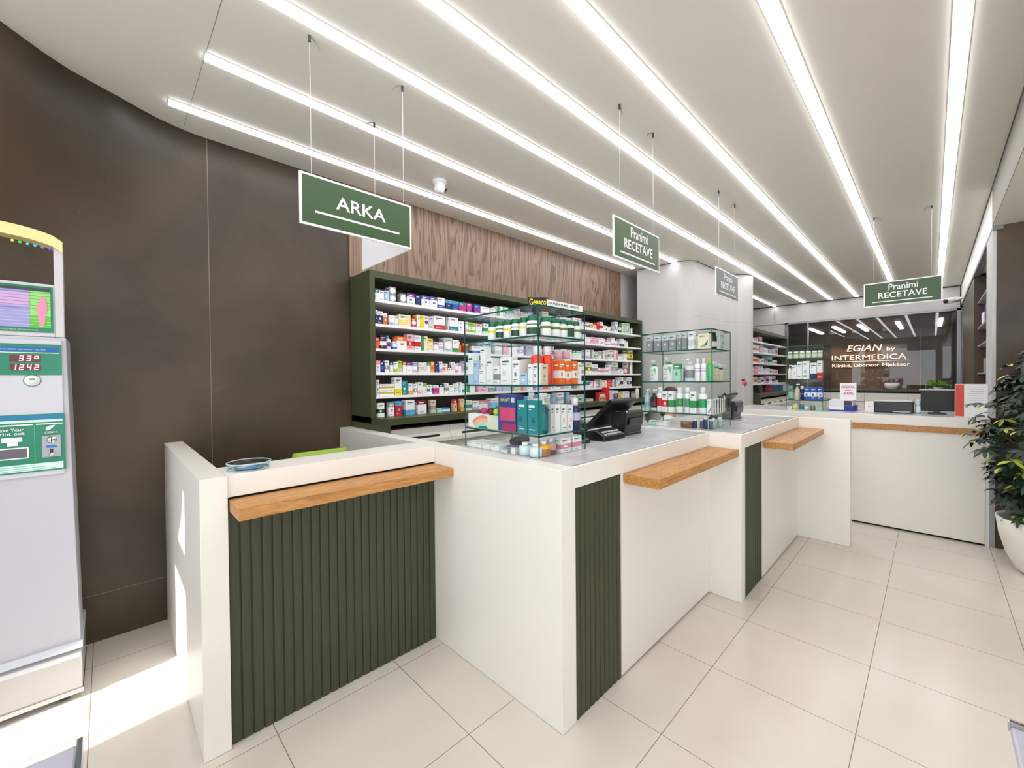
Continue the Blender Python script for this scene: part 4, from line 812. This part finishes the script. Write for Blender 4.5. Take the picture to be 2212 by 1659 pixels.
MB().box(-.065, .065, 0, .06, 0, .188, (58, 66, 140)).build('box', M['card'], t)
g = MB().box(-.055, .060, -.0008, -.0001, .055, .125, (208, 74, 120)).box(-.035, .065, -.0008, -.0001, .002, .04, (176, 44, 100)).box(.03, .055, -.0008, -.0001, .150, .176, (200, 220, 200)); g.build('print', M['card'], t)
text('IMMUNITY', 'lettering', t, M['card'], (-.048, -.0005, .153), .07, .018, FY, (206, 220, 110), depth=.0006, bold=.006)
for i, (y0, y1) in enumerate(((1.467, 1.399), (1.396, 1.328))): lface(y0, y1, z2, .165, 'teal', 'deepteal', 'n', 'deep teal pouch style carton, %s of two, %s' % (('left', 'right')[i], N2), G1, dp=.035)
bottle(1.532, 1.352, z2, .031, .2, (10, 84, 92), 'white', 'dark teal pump bottle with white pump right of the corner, nearest glass case', G1, [((20, 110, 116), .1, .5)], 'pump')
bottle(1.545, 1.44, z2, .024, .2, (30, 110, 116), 'beige', 'teal pump bottle behind the teal cartons, nearest glass case', G1, kind='pump')
for x0, x1, h, b, w_ in ((1.568, 1.600, .142, 'palegrey', 'grey'), (1.602, 1.645, .140, 'white', 'left white'), (1.650, 1.697, .137, 'white', 'middle white'), (1.702, 1.748, .133, 'white', 'right white')): rface(x0, x1, z2, h, b, 'peach', 'n', '%s slim carton right of the dark teal pump, %s' % (w_, N2), G1, dp=.04)
bottle(1.79, 1.345, z2, .030, .165, 'navy', 'white', 'navy bottle with white cap at the right end, nearest glass case', G1, [('lavender', .3, .55)], capr=.6)
z1 = 1.1121; N3 = 'nearest glass case, bottom'
for i, y in enumerate((1.84, 1.771, 1.70, 1.63)): lface(y - .032, y + .032, z1, .028, 'white', 'violet', 'n', 'flat white carton, %s from the left, %s' % (ORD[i + 1], N3), G1, x=1.468, dp=.11)
lface(1.592, 1.536, z1, .010, 'white', 'navy', 'n', 'very flat white carton with blue, fifth from the left, %s' % N3, G1, x=1.468, dp=.05); lface(1.60, 1.54, z1, .022, 'violet', 'navy', 'n', 'flat violet carton lying behind the white ones, %s' % N3, G1, x=1.53, dp=.1)
lface(1.532, 1.478, z1, .030, 'white', 'grey', 'v', 'small white carton in front of the dark hexagonal box, %s' % N3, G1, x=1.468, dp=.045)
t = thing('gift_box', 'dark purple hexagonal gift box tilted on cartons, %s' % N3, 'box', (1.512, 1.503, z1 + .0005), L_, G1)
hx = [(.06 * math.cos(pi / 3 * i), .05 * math.sin(pi / 3 * i) + .03) for i in range(6)]
MB().prism(hx, .040, .060, (46, 38, 58)).move(Matrix.Translation((0, -.004, .006)) @ Matrix.Rotation(.2, 4, 'X')).build('lid', M['card'], t)
MB().prism([(x * .94, (y - .03) * .94 + .03) for x, y in hx], .0, .040, (120, 104, 122)).build('base', M['card'], t)
for i, y in enumerate((1.432, 1.362)): bottle(1.492, y, z1, .033, .064, (222, 236, 244), 'white', 'short round frosted bottle with white cap, %s of two, %s' % (('left', 'right')[i], N3), G1, capr=.55)
bottle(1.54, 1.35, z1, .034, .072, 'amber', 'white', 'amber bottle with white cap right of the corner, %s' % N3, G1, [((160, 110, 60), .05, .5)], capr=.42); bottle(1.604, 1.36, z1, .030, .076, (190, 160, 156), 'white', 'dusky pink bottle with white cap, %s' % N3, G1, [((110, 70, 80), .0, .3)], capr=.42)
rface(1.646, 1.728, z1, .076, 'white', 'rose', 'm', 'white carton with pink script, left of two, %s' % N3, G1, dp=.05); rface(1.748, 1.824, z1, .076, 'white', 'rose', 'm', 'white carton with pink script, right of two, %s' % N3, G1, dp=.05)

# ---- middle glass case
G2 = 'products in the middle glass case'; X2 = 3.14
def l2(y0, y1, z, hh, b, a, p, lb, dp=.045, x=X2): return carton(x, (y0 + y1) / 2, z, abs(y0 - y1), hh, b, a, p, lb, G2, L_, dp)
TT = 'middle glass case, top level'
for i, (y0, y1, h) in enumerate(((1.636, 1.577, .130), (1.566, 1.509, .124), (1.500, 1.446, .122), (1.444, 1.388, .125), (1.385, 1.346, .134), (1.344, 1.306, .134))): l2(y0, y1, zt_, h, 'grey' if i != 1 else (110, 122, 122) and 'grey', 'palegrey', 't', 'grey hair care carton, %s from the left, %s' % (ORD[i + 1], TT))
l2(1.292, 1.249, zt_, .134, 'white', 'palegrey', 'm', 'white carton right of the grey ones, %s' % TT); l2(1.221, 1.143, zt_, .113, 'cream', 'teal', 'd', 'cream carton with teal swoosh at the corner, %s' % TT, dp=.05)
bottle(3.26, 1.165, zt_, .034, .13, 'black', 'black', 'black bottle right of the corner, %s' % TT, G2, [('palegrey', .15, .45)], capr=.8)
tag(carton_mesh(.125, .05, .132, 'palegrey', 'grey', 'n', RNG).build('carton', M['card'], None, (3.42, 1.14, zt_ + .0003)), 'wide pale grey carton at the right end, %s' % TT, 'carton', G2)
N4 = 'middle glass case, second level'
cb1 = bottle(3.175, 1.583, z3, .034, .168, 'white', 'green', 'smaller white cleanser pump bottle with green collar, %s' % N4, G2, None, 'pump', oval=.6, rz=L_); cb2 = bottle(3.178, 1.463, z3, .046, .186, 'white', 'green', 'larger white cleanser pump bottle with green collar, %s' % N4, G2, None, 'pump', oval=.6, rz=L_)
for t_, r_, h_ in ((cb1, .034, .168), (cb2, .046, .186)):
    yy = -r_ * .6 - .0012
    text('CeraVe', 'lettering', t_, M['card'], (-r_ * .55, yy, h_ * .50), r_ * .9, h_ * .05, FY, (60, 70, 110), depth=.0005)
    MB().add([(r_ * .1, yy + .001, h_ * .62), (r_ * .62, yy + .004, h_ * .60), (r_ * .55, yy + .003, h_ * .32)], [(0, 2, 1)], (90, 190, 110)).box(-r_ * .5, r_ * .2, yy, yy + .0004, h_ * .30, h_ * .315, 'text').box(-r_ * .5, .0, yy, yy + .0004, h_ * .12, h_ * .135, 'text').build('front_print', M['card'], t_)
l2(1.408, 1.357, z3, .137, (130, 156, 140) and 'mint', 'green', 't', 'sage green carton between pump bottle and trigger spray, %s' % N4)
bottle(3.192, 1.298, z3, .040, .175, (226, 230, 234), 'white', 'white trigger spray bottle with grey label, %s' % N4, G2, [('grey', .14, .5)], 'spray', rz=L_)
l2(1.352, 1.336, z3, .10, 'black', 'grey', 'n', 'slim black carton left of the trigger spray, %s' % N4, dp=.03, x=3.19)
for i, y in enumerate((1.232, 1.187)): bottle(3.16, y, z3, .0205, .172, 'white', 'white', 'slim white bottle, %s of two right of the trigger spray, middle glass case' % ('left', 'right')[i], G2, [('lilac', .42, .47), ('lilac', .54, .58)], capr=.5)
bottle(3.165, 1.143, z3, .020, .165, (80, 190, 120), 'lime', 'bright green bottle at the corner, %s' % N4, G2, capr=.8)
for i, (x0, x1, h) in enumerate(((3.215, 3.30, .145), (3.335, 3.40, .134), (3.42, 3.49, .125))): bottle((x0 + x1) / 2, 1.17, z3, (x1 - x0) / 2, h, (206, 200, 176), ('palegreen', 'teal', 'black')[i], 'beige bottle, %s right of the corner, %s' % (ORD[i + 1], N4), G2, [((170, 176, 140), .3, .34)], 'pump', oval=.7)
N5 = 'middle glass case, third level'
bottle(3.165, 1.64, z2, .023, .181, (170, 204, 212), 'paleblue', 'pale blue pump bottle at the far left, %s' % N5, G2, [((120, 170, 180), .2, .4)], 'pump')
bottle(3.165, 1.580, z2, .024, .178, (40, 26, 24), 'black', 'dark brown pump bottle, second from left, %s' % N5, G2, [((96, 52, 48), .25, .45), ('palegrey', .04, .18)], 'pump')
bottle(3.165, 1.528, z2, .024, .194, 'white', 'white', 'white shampoo bottle with red band, %s' % N5, G2, [('red', .24, .56)], capr=.7)
l2(1.502, 1.455, z2, .163, 'white', 'red', 'm', 'white shampoo carton with red band, %s' % N5); l2(1.451, 1.407, z2, .164, 'white', 'green', 'm', 'white shampoo carton with green band, left, %s' % N5)
bottle(3.165, 1.369, z2, .025, .195, 'white', 'white', 'white shampoo bottle with green band, left of three, %s' % N5, G2, [('green', .24, .56)], capr=.7); bottle(3.165, 1.308, z2, .024, .196, 'white', 'white', 'white shampoo bottle with green band, middle of three, %s' % N5, G2, [((90, 150, 116), .24, .56)], capr=.7)
l2(1.281, 1.235, z2, .165, 'white', 'green', 'm', 'white shampoo carton with green band, right, %s' % N5)
bottle(3.165, 1.195, z2, .029, .197, 'white', 'white', 'white shampoo bottle with green band, right of three, %s' % N5, G2, [((40, 160, 100), .24, .56)], capr=.6)
l2(1.158, 1.126, z2, .11, 'white', 'grey', 'd', 'small white carton at the corner, %s' % N5)
for i, x in enumerate((3.23, 3.283, 3.336, 3.386)): carton(x, 1.135, z2, .045, .105, 'white', 'black', 'v', 'white slim carton with dark mark, %s right of the corner, middle glass case' % ORD[i + 1], G2, 0, .04)
carton(3.455, 1.135, z2, .085, .126, 'darkgrey', 'beige', 'v', 'dark grey carton at the right end, %s' % N5, G2, 0, .04)
N6 = 'middle glass case, bottom'
carton(3.14, 1.535, z1, .16, .035, 'white', 'mint', 'v', 'flat white carton lying at the left, %s' % N6, G2, L_, .05); carton(3.14, 1.31, z1, .085, .045, 'brown', 'gold', 'n', 'small brown carton, %s' % N6, G2, L_, .04)
for i, (y, h) in enumerate(((1.248, .071), (1.205, .070), (1.172, .089), (1.140, .074))): bottle(3.15 + .02 * (i % 2), y, z1, .0145, h, 'navy' if i % 2 == 0 else (90, 108, 124), 'white', 'small dark blue vial with white cap, %s from the left, %s' % (ORD[i + 1], N6), G2, capr=.8)
for i, x in enumerate((3.20, 3.27, 3.34, 3.42)): bottle(x, 1.14 + .02 * (i % 2), z1, .018, .072, (176, 190, 196), 'white', 'small pale bottle, %s right of the corner, %s' % (ORD[i + 1], N6), G2, capr=.7)

# ---- farthest glass case
G3 = 'products in the farthest glass case'
for i, y in enumerate((1.175, 1.112, 1.055, .994, .936, .877)): bottle(5.74, y, zt_, .026, .081, (150, 166, 140), (214, 232, 210), 'jar with pale lid, %s from the left on top level of farthest glass case' % ORD[i + 1], G3, ((206, 216, 196),), 'jar')
def l3(y0, y1, z, hh, b, a, p, lb, dp=.05, x=5.73): return carton(x, (y0 + y1) / 2, z, abs(y0 - y1), hh, b, a, p, lb, G3, L_, dp)
N7 = 'farthest glass case, second level'
bottle(5.755, 1.178, z3, .019, .166, 'white', 'white', 'slim white pump bottle at the left, %s' % N7, G3, kind='pump')
for i, (y0, y1, h, a) in enumerate(((1.157, 1.105, .162, 'palegrey'), (1.103, 1.052, .201, 'palegrey'), (1.050, .983, .205, 'lavender'), (.978, .914, .183, 'navy'), (.910, .856, .205, 'red'))): l3(y0, y1, z3, h, 'white', a, 'b' if a in ('navy', 'red') else 'n', 'white carton%s, %s from the left, %s' % (' with %s base' % a if a in ('navy', 'red') else '', ORD[i + 1], N7))
N8 = 'farthest glass case, third level'
bottle(5.765, 1.167, z2, .029, .162, (74, 120, 104), (120, 160, 146), 'sage green jar at the left, %s' % N8, G3, ((150, 190, 170),), 'jar'); bottle(5.76, 1.105, z2, .026, .185, 'beige', 'beige', 'beige bottle beside the sage green jar, %s' % N8, G3, kind='pump')
bottle(5.755, 1.055, z2, .018, .16, 'navy', 'white', 'navy bottle with white cap, %s' % N8, G3, [('white', .4, .44)], capr=.9)
for i, (y0, y1) in enumerate(((1.034, .975), (.972, .913), (.908, .856))): l3(y0, y1, z2, .15, (26, 52, 150) and 'blue', 'white', 'm', 'royal blue carton, %s of three, %s' % (('left', 'middle', 'right')[i], N8))
N9 = 'farthest glass case, bottom'
l3(1.203, 1.155, z1, .033, 'white', 'pink', 'n', 'flat white carton at the left, %s' % N9)
bottle(5.75, 1.121, z1, .029, .067, (226, 222, 110), 'white', 'small yellow pump bottle, %s' % N9, G3, kind='pump'); bottle(5.78, 1.066, z1, .024, .075, 'teal', 'white', 'small teal bottle, %s' % N9, G3); bottle(5.75, 1.014, z1, .017, .038, 'white', 'white', 'tiny white bottle, %s' % N9, G3)
bottle(5.75, .957, z1, .026, .071, (122, 138, 110), (214, 232, 210), 'small olive pump bottle, %s' % N9, G3, kind='pump'); l3(.922, .862, z1, .030, 'mint', 'teal', 'n', 'flat mint carton at the right, %s' % N9)

# keep every product clear of the glass
def fit(group, x0, x1, y0, y1):
    bpy.context.view_layer.update()
    for o in list(COL.objects):
        if o.parent or o.get('group') != group: continue
        P = [q.matrix_world @ Vector(k) for q in [o] + list(o.children_recursive) if q.type == 'MESH' for k in q.bound_box]
        a, b, c, e = min(p.x for p in P), max(p.x for p in P), min(p.y for p in P), max(p.y for p in P)
        o.location.x += max(0, x0 - a) - max(0, b - x1); o.location.y += max(0, y0 - c) - max(0, e - y1)
g_ = .0065
fit(G1, 1.4575 + g_, 1.833 - g_, 1.305 + g_, 1.871 - g_); fit('toy balls in the nearest glass case', 1.4575 + g_, 1.833 - g_, 1.305 + g_, 1.871 - g_)
fit(G2, 3.118 + g_, 3.507 - g_, 1.112 + g_, 1.668 - g_); fit(G3, 5.70 + g_, 6.25 - g_, .852 + g_, 1.205 - g_)

# ---- small shelf unit right of the column (dark, far away)
G4 = 'boxes on the small dark green unit'; rg = random.Random(3)
for r in range(1, 7):
    x = 7.80; i = 0; end = {1: 8.6, 2: 9.7, 3: 9.5, 4: 9.6, 5: 9.6, 6: 8.0}[r]
    while x < end:
        wd = rg.uniform(.10, .22); h = min(rg.uniform(.05, .15), .148); b = rg.choice(['white'] * 5 + ['palegrey', 'paleblue', 'pink', 'mint', 'cream', 'rose', 'lavender']); a = rg.choice([q for q in ('grey', 'pink', 'teal', 'navy', 'red', 'lilac', 'palegrey', 'orange') if q != b]); i += 1
        d = '%s carton with %s' % (cw(b), PATW['m'].format(a=cw(a)))
        carton(x + wd / 2, 2.19, ZS[r], wd, h, b, a, 'm', '%s, %s, small dark green unit' % (d, SH[r]), G4, 0, .12, alts=['%s, %s, small dark green unit, %s from left' % (d, SH[r], ORD[min(i, 14)])]); x += wd + rg.choice((.004, .03, .08))
tag(MB().box(-.7, 0, 0, .2, 0, .122, (44, 82, 128)).box(-.72, .5, -.004, .21, .1222, .134, (196, 200, 204)).box(.0, .48, 0, .2, 0, .1221, 'palegrey').build('storage_box', M['card'], None, (9.6, 2.08, 1.2078)), 'long blue and grey box on the bottom board of the small dark green unit', 'box')
t = tag(MB().prof([(0, 0), (.10, 0), (.14, .135), (.03, .135)], -.13, .13, (40, 42, 46)).build('dark_bag', M['card'], None, (8.16, 2.08, 1.2078)), 'dark bag with white mark on the bottom board of the small dark green unit', 'bag')
tag(MB().box(-.09, .09, 0, .08, 0, .085, (150, 40, 50)).box(-.05, .05, .01, .07, .085, .13, (90, 40, 40)).build('red_pack', M['card'], None, (8.62, 2.05, 1.2078)), 'small dark red pack on the bottom board of the small dark green unit', 'pack')

# ---- far counter
t = thing('offer_sign', 'clear stand with white card reading OFERTA -50% on the far counter', 'sign', (5.75, .71, 1.2365))
MB().box(0, .006, -.14, 0, 0, .18).build('card', M['plastic'], t)
text('OFERTA', 'lettering', t, M['card'], (-.0006, -.012, .125), .115, .026, FX, (206, 30, 70), depth=.0008, bold=.006); text('-50%', 'lettering', t, M['card'], (-.0006, -.022, .055), .095, .026, FX, (206, 30, 70), depth=.0008, bold=.006)
MB().box(-.001, -.0001, -.095, -.045, .100, .106, (206, 60, 90)).build('small_print', M['card'], t)
G5 = 'boxes on the far counter'
tag(MB().box(0, .3, -.215, 0, .0, .012, (40, 60, 150)).box(0, .3, -.13, 0, .012, .055, 'white').box(0, .3, -.215, -.13, .012, .055, (30, 52, 150)).build('printer_box', M['card'], None, (5.74, .802, z1)), 'lower white and dark blue flat box under the offer sign', 'box', G5)
tag(MB().box(0, .3, -.20, 0, 0, .06, (226, 226, 232)).box(-.001, 0, -.195, -.13, .004, .056, (70, 50, 60)).build('flat_box', M['card'], None, (5.74, .802, z1 + .0562)), 'upper white flat box directly under the offer sign', 'box', G5)
tag(MB().box(0, .01, -.07, 0, 0, .112, 'white').box(-.0006, -.0001, -.06, -.012, .085, .09, 'pink').box(-.0006, -.0001, -.045, -.025, .05, .07, 'pink').build('white_card', M['card'], None, (5.76, .50, z1)), 'small white card standing left of the black printer on the far counter', 'card')
t = thing('printer', 'wide black printer on the far counter between white card and black monitor', 'printer', (5.78, .43, z1))
MB().box(0, .34, -.30, 0, 0, .112, (5, 5, 6)).build('body', M['plastic'], t, bev=.006); MB().box(.0, .33, -.295, -.005, .1125, .122, 'palegrey').build('lid', M['plastic'], t, bev=.003)
MB().box(-.09, 0, -.28, -.15, .012, .018, 'palegrey').build('paper_tray', M['plastic'], t); MB().box(-.003, -.0002, -.26, -.03, .088, .094, (70, 72, 78)).build('slot', M['plastic'], t)
bottle(5.82, .097, z1, .022, .14, (170, 196, 214), 'white', 'pale blue bottle between printer and black monitor on the far counter', None, [('white', .1, .5)])
t = thing('monitor', 'large black monitor seen from behind on the far counter', 'monitor', (5.76, .08, z1))
MB().box(.04, .22, -.18, -.05, 0, .012, 'black').build('foot', M['plastic'], t, bev=.004); MB().box(.09, .12, -.14, -.09, .012, .10, 'black').build('neck', M['plastic'], t)
MB().box(.04, .09, -.235, 0, .03, .235, (5, 5, 6)).build('screen', M['card'], t, bev=.006); MB().box(.035, .095, -.235, .01, .2355, .243, 'palegrey').build('top_trim', M['plastic'], t)
t = thing('poster_stand', 'red and white advertising board at the right end of the far counter', 'poster', (5.60, -.148, z1))
MB().box(0, .006, -.20, 0, 0, .30, 'white').build('board', M['card'], t); MB().box(-.001, -.0002, -.058, -.004, .004, .296, (214, 74, 56)).build('red_stripe', M['card'], t)
g = MB()
for i in range(7): g.box(-.001, -.0002, -.18, -.075 - .01 * (i % 3), .272 - i * .02, .275 - i * .02, (170, 172, 178))
g.build('small_print', M['card'], t); text('stin', 'lettering', t, M['card'], (-.0002, -.075, .10), .09, .03, FX, (150, 120, 124), depth=.0006, shear=.4)
# ---- on the low cabinet under the clinic glass
t = thing('flower_pot', 'white ribbed bowl of pink flowers on the low cabinet under the clinic window', 'flower pot', (10.6, .53, 1.2255))
MB().lathe([(.06, 0), (.07, .01), (.105, .05), (.115, .10), (.10, .135), (.09, .13), (.0001, .12)], n=24).build('pot', M['white'], t)
g = MB(); rq = random.Random(2)
for i in range(34): a = rq.uniform(0, 6.28); r_ = .13 * math.sqrt(rq.random()); g.sphere((r_ * math.cos(a), r_ * math.sin(a), .15 + rq.uniform(0, .05) * (1 - r_ * 4)), .017, rq.choice([(150, 100, 120), (120, 80, 100), (90, 110, 80), (180, 140, 150)]), n=7, m=5)
g.build('flowers', M['card'], t)
t = thing('small_plant', 'small lime green plant behind the black monitor, on the low cabinet', 'plant', (10.6, -.08, 1.2255))
MB().lathe([(.05, 0), (.07, .06), (.065, .06), (.0001, .055)], n=18).build('pot', M['white'], t); g = MB()
for i in range(40): a = rq.uniform(0, 6.28); e = rq.uniform(.3, 1.1); d = Vector((math.cos(a) * math.cos(e), math.sin(a) * math.cos(e), math.sin(e))); g.tube([(0, 0, .05), d * .1 + Vector((0, 0, .055)), d * .2 + Vector((0, 0, .03))], [.004, .010, .001], 4, (120, 170, 50))
g.build('leaves', M['card'], t)
# ---- open shelf bay on the right wall, between white post and dark panel
t = thing('shelf_bay', 'dark open shelf bay high on the right, behind the plant', 'shelf unit')
MB().box(6.0, 7.848, -.90, -.88, .3, 2.4, (22, 24, 60)).build('back_panel', M['card'], t)
for z in (1.52, 1.86, 2.08, 2.40): MB().box(6.02, 7.84, -.88, -.40, z - .018, z, (150, 150, 156)).build('shelf', M['card'], t)
for (x, z, w_, h, c, lb) in ((6.35, 2.08, .22, .22, (190, 192, 214), 'upper grey plastic wrapped pack in the right shelf bay'), (6.9, 2.08, .2, .2, (30, 36, 120), 'dark blue box in the right shelf bay, upper level'), (7.3, 2.08, .25, .14, 'white', 'white box in the right shelf bay, upper level'), (6.3, 1.86, .3, .10, 'palegrey', 'flat framed grey box in the right shelf bay'), (6.45, 1.52, .24, .2, (220, 222, 232), 'white plastic bag in the right shelf bay, lower level'), (7.0, 1.52, .3, .16, 'grey', 'grey box in the right shelf bay, lower level')):
    tag(MB().box(-w_ / 2, w_ / 2, 0, .3, 0, h, c).build('storage_box' if 'box' in lb else 'wrapped_pack', M['card'], None, (x, -.71, z + .0003), bev=.02 if 'box' not in lb else .004), lb, 'box' if 'box' in lb else 'pack', 'things in the right shelf bay')

for o_ in COL.objects:
    if o_.get('label') and len(o_['label'].split()) > 16: print('LONGLABEL', o_.name, o_['label'])
# ================================================================= seated pharmacist behind the middle glass case
def skin(name, verts, edges, rad, root, m, parent, lv=2):
    me = bpy.data.meshes.new(name); me.from_pydata(verts, edges, []); o = bpy.data.objects.new(name, me); COL.objects.link(o)
    o.modifiers.new('skin', 'SKIN'); s = o.modifiers.new('sub', 'SUBSURF'); s.levels = s.render_levels = lv
    me.skin_vertices.new() if not me.skin_vertices else None
    for i, v in enumerate(me.skin_vertices[0].data):
        r = rad[i]; v.radius = r if isinstance(r, tuple) else (r, r); v.use_root = (i == root)
    bpy.context.view_layer.update()
    e = bpy.data.meshes.new_from_object(o.evaluated_get(bpy.context.evaluated_depsgraph_get())); bpy.data.objects.remove(o)
    for p in e.polygons: p.use_smooth = True
    e.materials.clear(); e.materials.append(m)
    r = bpy.data.objects.new(name, e); COL.objects.link(r); r.parent = parent; return r
skm = mat('skin', (205, 158, 132), .55); hairm = mat('dark_brown_hair', (44, 30, 26), .5); coat = mat('white_coat', (226, 228, 234), .8); trous = mat('dark_trousers', (44, 46, 56), .8)
t = thing('person', 'seated person in a white coat with dark hair, behind the middle glass case', 'person', (4.82, 2.20, 0), .15)
V = [(0, 0, .55), (0, .02, .72), (0, .02, .90), (0, .0, 1.0), (0, -.01, 1.07), (0, -.02, 1.14)]; E_ = [(0, 1), (1, 2), (2, 3), (3, 4), (4, 5)]; Rr = [(.15, .11), (.125, .095), (.14, .10), (.10, .075), .052, .05]
for s in (-1, 1):
    b = len(V); V += [(s * .10, -.06, .54), (s * .12, -.24, .545), (s * .13, -.44, .53), (s * .13, -.43, .30), (s * .13, -.40, .09), (s * .14, -.50, .045), (s * .145, -.58, .035)]; E_ += [(0, b)] + [(b + i, b + i + 1) for i in range(6)]; Rr += [.085, .078, .06, .052, .036, .038, .026]
    b = len(V); V += [(s * .17, .01, .98), (s * .215, -.03, .84), (s * .225, -.07, .73), (s * .19, -.20, .75), (s * .15, -.31, .785), (s * .14, -.345, .79)]; E_ += [(3, b)] + [(b + i, b + i + 1) for i in range(5)]; Rr += [.05, .043, .037, .032, .022, (.034, .016)]
    w = b + 5
    for k, (dx, L) in enumerate(((-.026, .068), (-.009, .078), (.009, .073), (.025, .058))):
        q = len(V); V += [(s * .14 + dx, -.375, .79), (s * .14 + dx * 1.15, -.375 - L * .5, .788), (s * .14 + dx * 1.2, -.375 - L * .95, .776)]; E_ += [(w, q), (q, q + 1), (q + 1, q + 2)]; Rr += [.0088, .0082, .007]
    q = len(V); V += [(s * .14 - s * .036, -.335, .786), (s * .14 - s * .05, -.37, .782)]; E_ += [(w, q), (q, q + 1)]; Rr += [.010, .008]
skin('body', V, E_, Rr, 0, skm, t)
CV = [(0, 0, .50), (0, .02, .70), (0, .02, .90), (0, .0, 1.0), (0, -.005, 1.05)]; CE = [(0, 1), (1, 2), (2, 3), (3, 4)]; CR = [(.175, .135), (.15, .118), (.162, .122), (.12, .09), .068]
for s in (-1, 1):
    b = len(CV); CV += [(s * .17, .01, .98), (s * .215, -.03, .84), (s * .225, -.07, .735), (s * .19, -.20, .752), (s * .158, -.285, .778)]; CE += [(3, b)] + [(b + i, b + i + 1) for i in range(4)]; CR += [.066, .058, .052, .046, .036]
skin('coat', CV, CE, CR, 0, coat, t)
TV = [(0, 0, .52)]; TE = []; TR = [(.16, .11)]
for s in (-1, 1):
    b = len(TV); TV += [(s * .10, -.06, .54), (s * .12, -.24, .545), (s * .13, -.44, .53), (s * .13, -.43, .30), (s * .13, -.405, .11)]; TE += [(0, b)] + [(b + i, b + i + 1) for i in range(4)]; TR += [.092, .085, .068, .06, .05]
skin('trousers', TV, TE, TR, 0, trous, t)
hz = 1.245
h = MB().sphere((0, -.03, hz), .098, n=28, m=20, sc=(.80, .98, 1.16))
for i, (x, y, z) in enumerate(h.v):                                   # narrow the jaw, flatten the face
    d = (hz - z) / .113
    if d > 0: x *= 1 - .28 * d * d; y = -.03 + (y + .03) * (1 - .10 * d)
    if y < -.03: y = -.03 + (y + .03) * (.97 if d < .2 else 1.02)
    h.v[i] = (x, y, z)
h.tube([(0, -.122, hz + .012), (0, -.138, hz - .012), (0, -.143, hz - .026), (0, -.128, hz - .034)], [.007, .010, .014, .008], 8)
for s in (-1, 1): h.sphere((s * .078, -.02, hz - .008), .024, n=10, m=7, sc=(.35, .7, 1.2))
hd = h.build('head', skm, t)
f = MB()
for s in (-1, 1): f.sphere((s * .031, -.1135, hz + .010), .0115, 'white', n=12, m=8, sc=(1.25, .6, .7)).sphere((s * .031, -.1195, hz + .009), .0055, 'black', n=10, m=6, sc=(1, .5, 1)).box(s * .031 - .017, s * .031 + .017, -.122, -.112, hz + .030, hz + .034, (44, 30, 26))
f.build('eyes', M['plastic'], hd); MB().sphere((0, -.122, hz - .055), .021, (176, 92, 88), n=12, m=6, sc=(1.1, .45, .32)).build('mouth', M['plastic'], hd)
g = MB().sphere((0, -.005, hz + .020), .108, n=28, m=18, sc=(.86, 1.0, 1.13))
g.v = [(x, (max(y, -.072 - .25 * max(0, z - hz - .05)) if z > hz + .045 else max(y, -.028 - .02 * math.cos(x * 20))), z) for x, y, z in g.v]
g.build('hair', hairm, t)
g = MB().tube([(0, .075, hz + .01), (0, .095, hz - .07), (0, .092, hz - .16), (0, .085, hz - .22)], [.062, .066, .050, .018], 14); g.v = [(x * 1.25, y, z) for x, y, z in g.v]; g.build('hair_tail', hairm, t)
t = thing('stool', 'round black swivel stool under the seated person', 'stool', (4.82, 2.20, 0), .15)
MB().lathe([(.10, .36), (.19, .375), (.20, .40), (.19, .418), (.05, .42)], n=28, col='black').build('seat', M['plastic'], t)
MB().tube([(0, 0, .36), (0, 0, .06)], .022, 12, 'grey').build('column', M['chrome'], t)
for k in range(5): a = 2 * pi * k / 5 + .3; MB().tube([(0, 0, .07), (.24 * math.cos(a), .24 * math.sin(a), .05)], .014, 8, 'grey').sphere((.24 * math.cos(a), .24 * math.sin(a), .024), .0235, 'black').build('leg', M['plastic'], t)
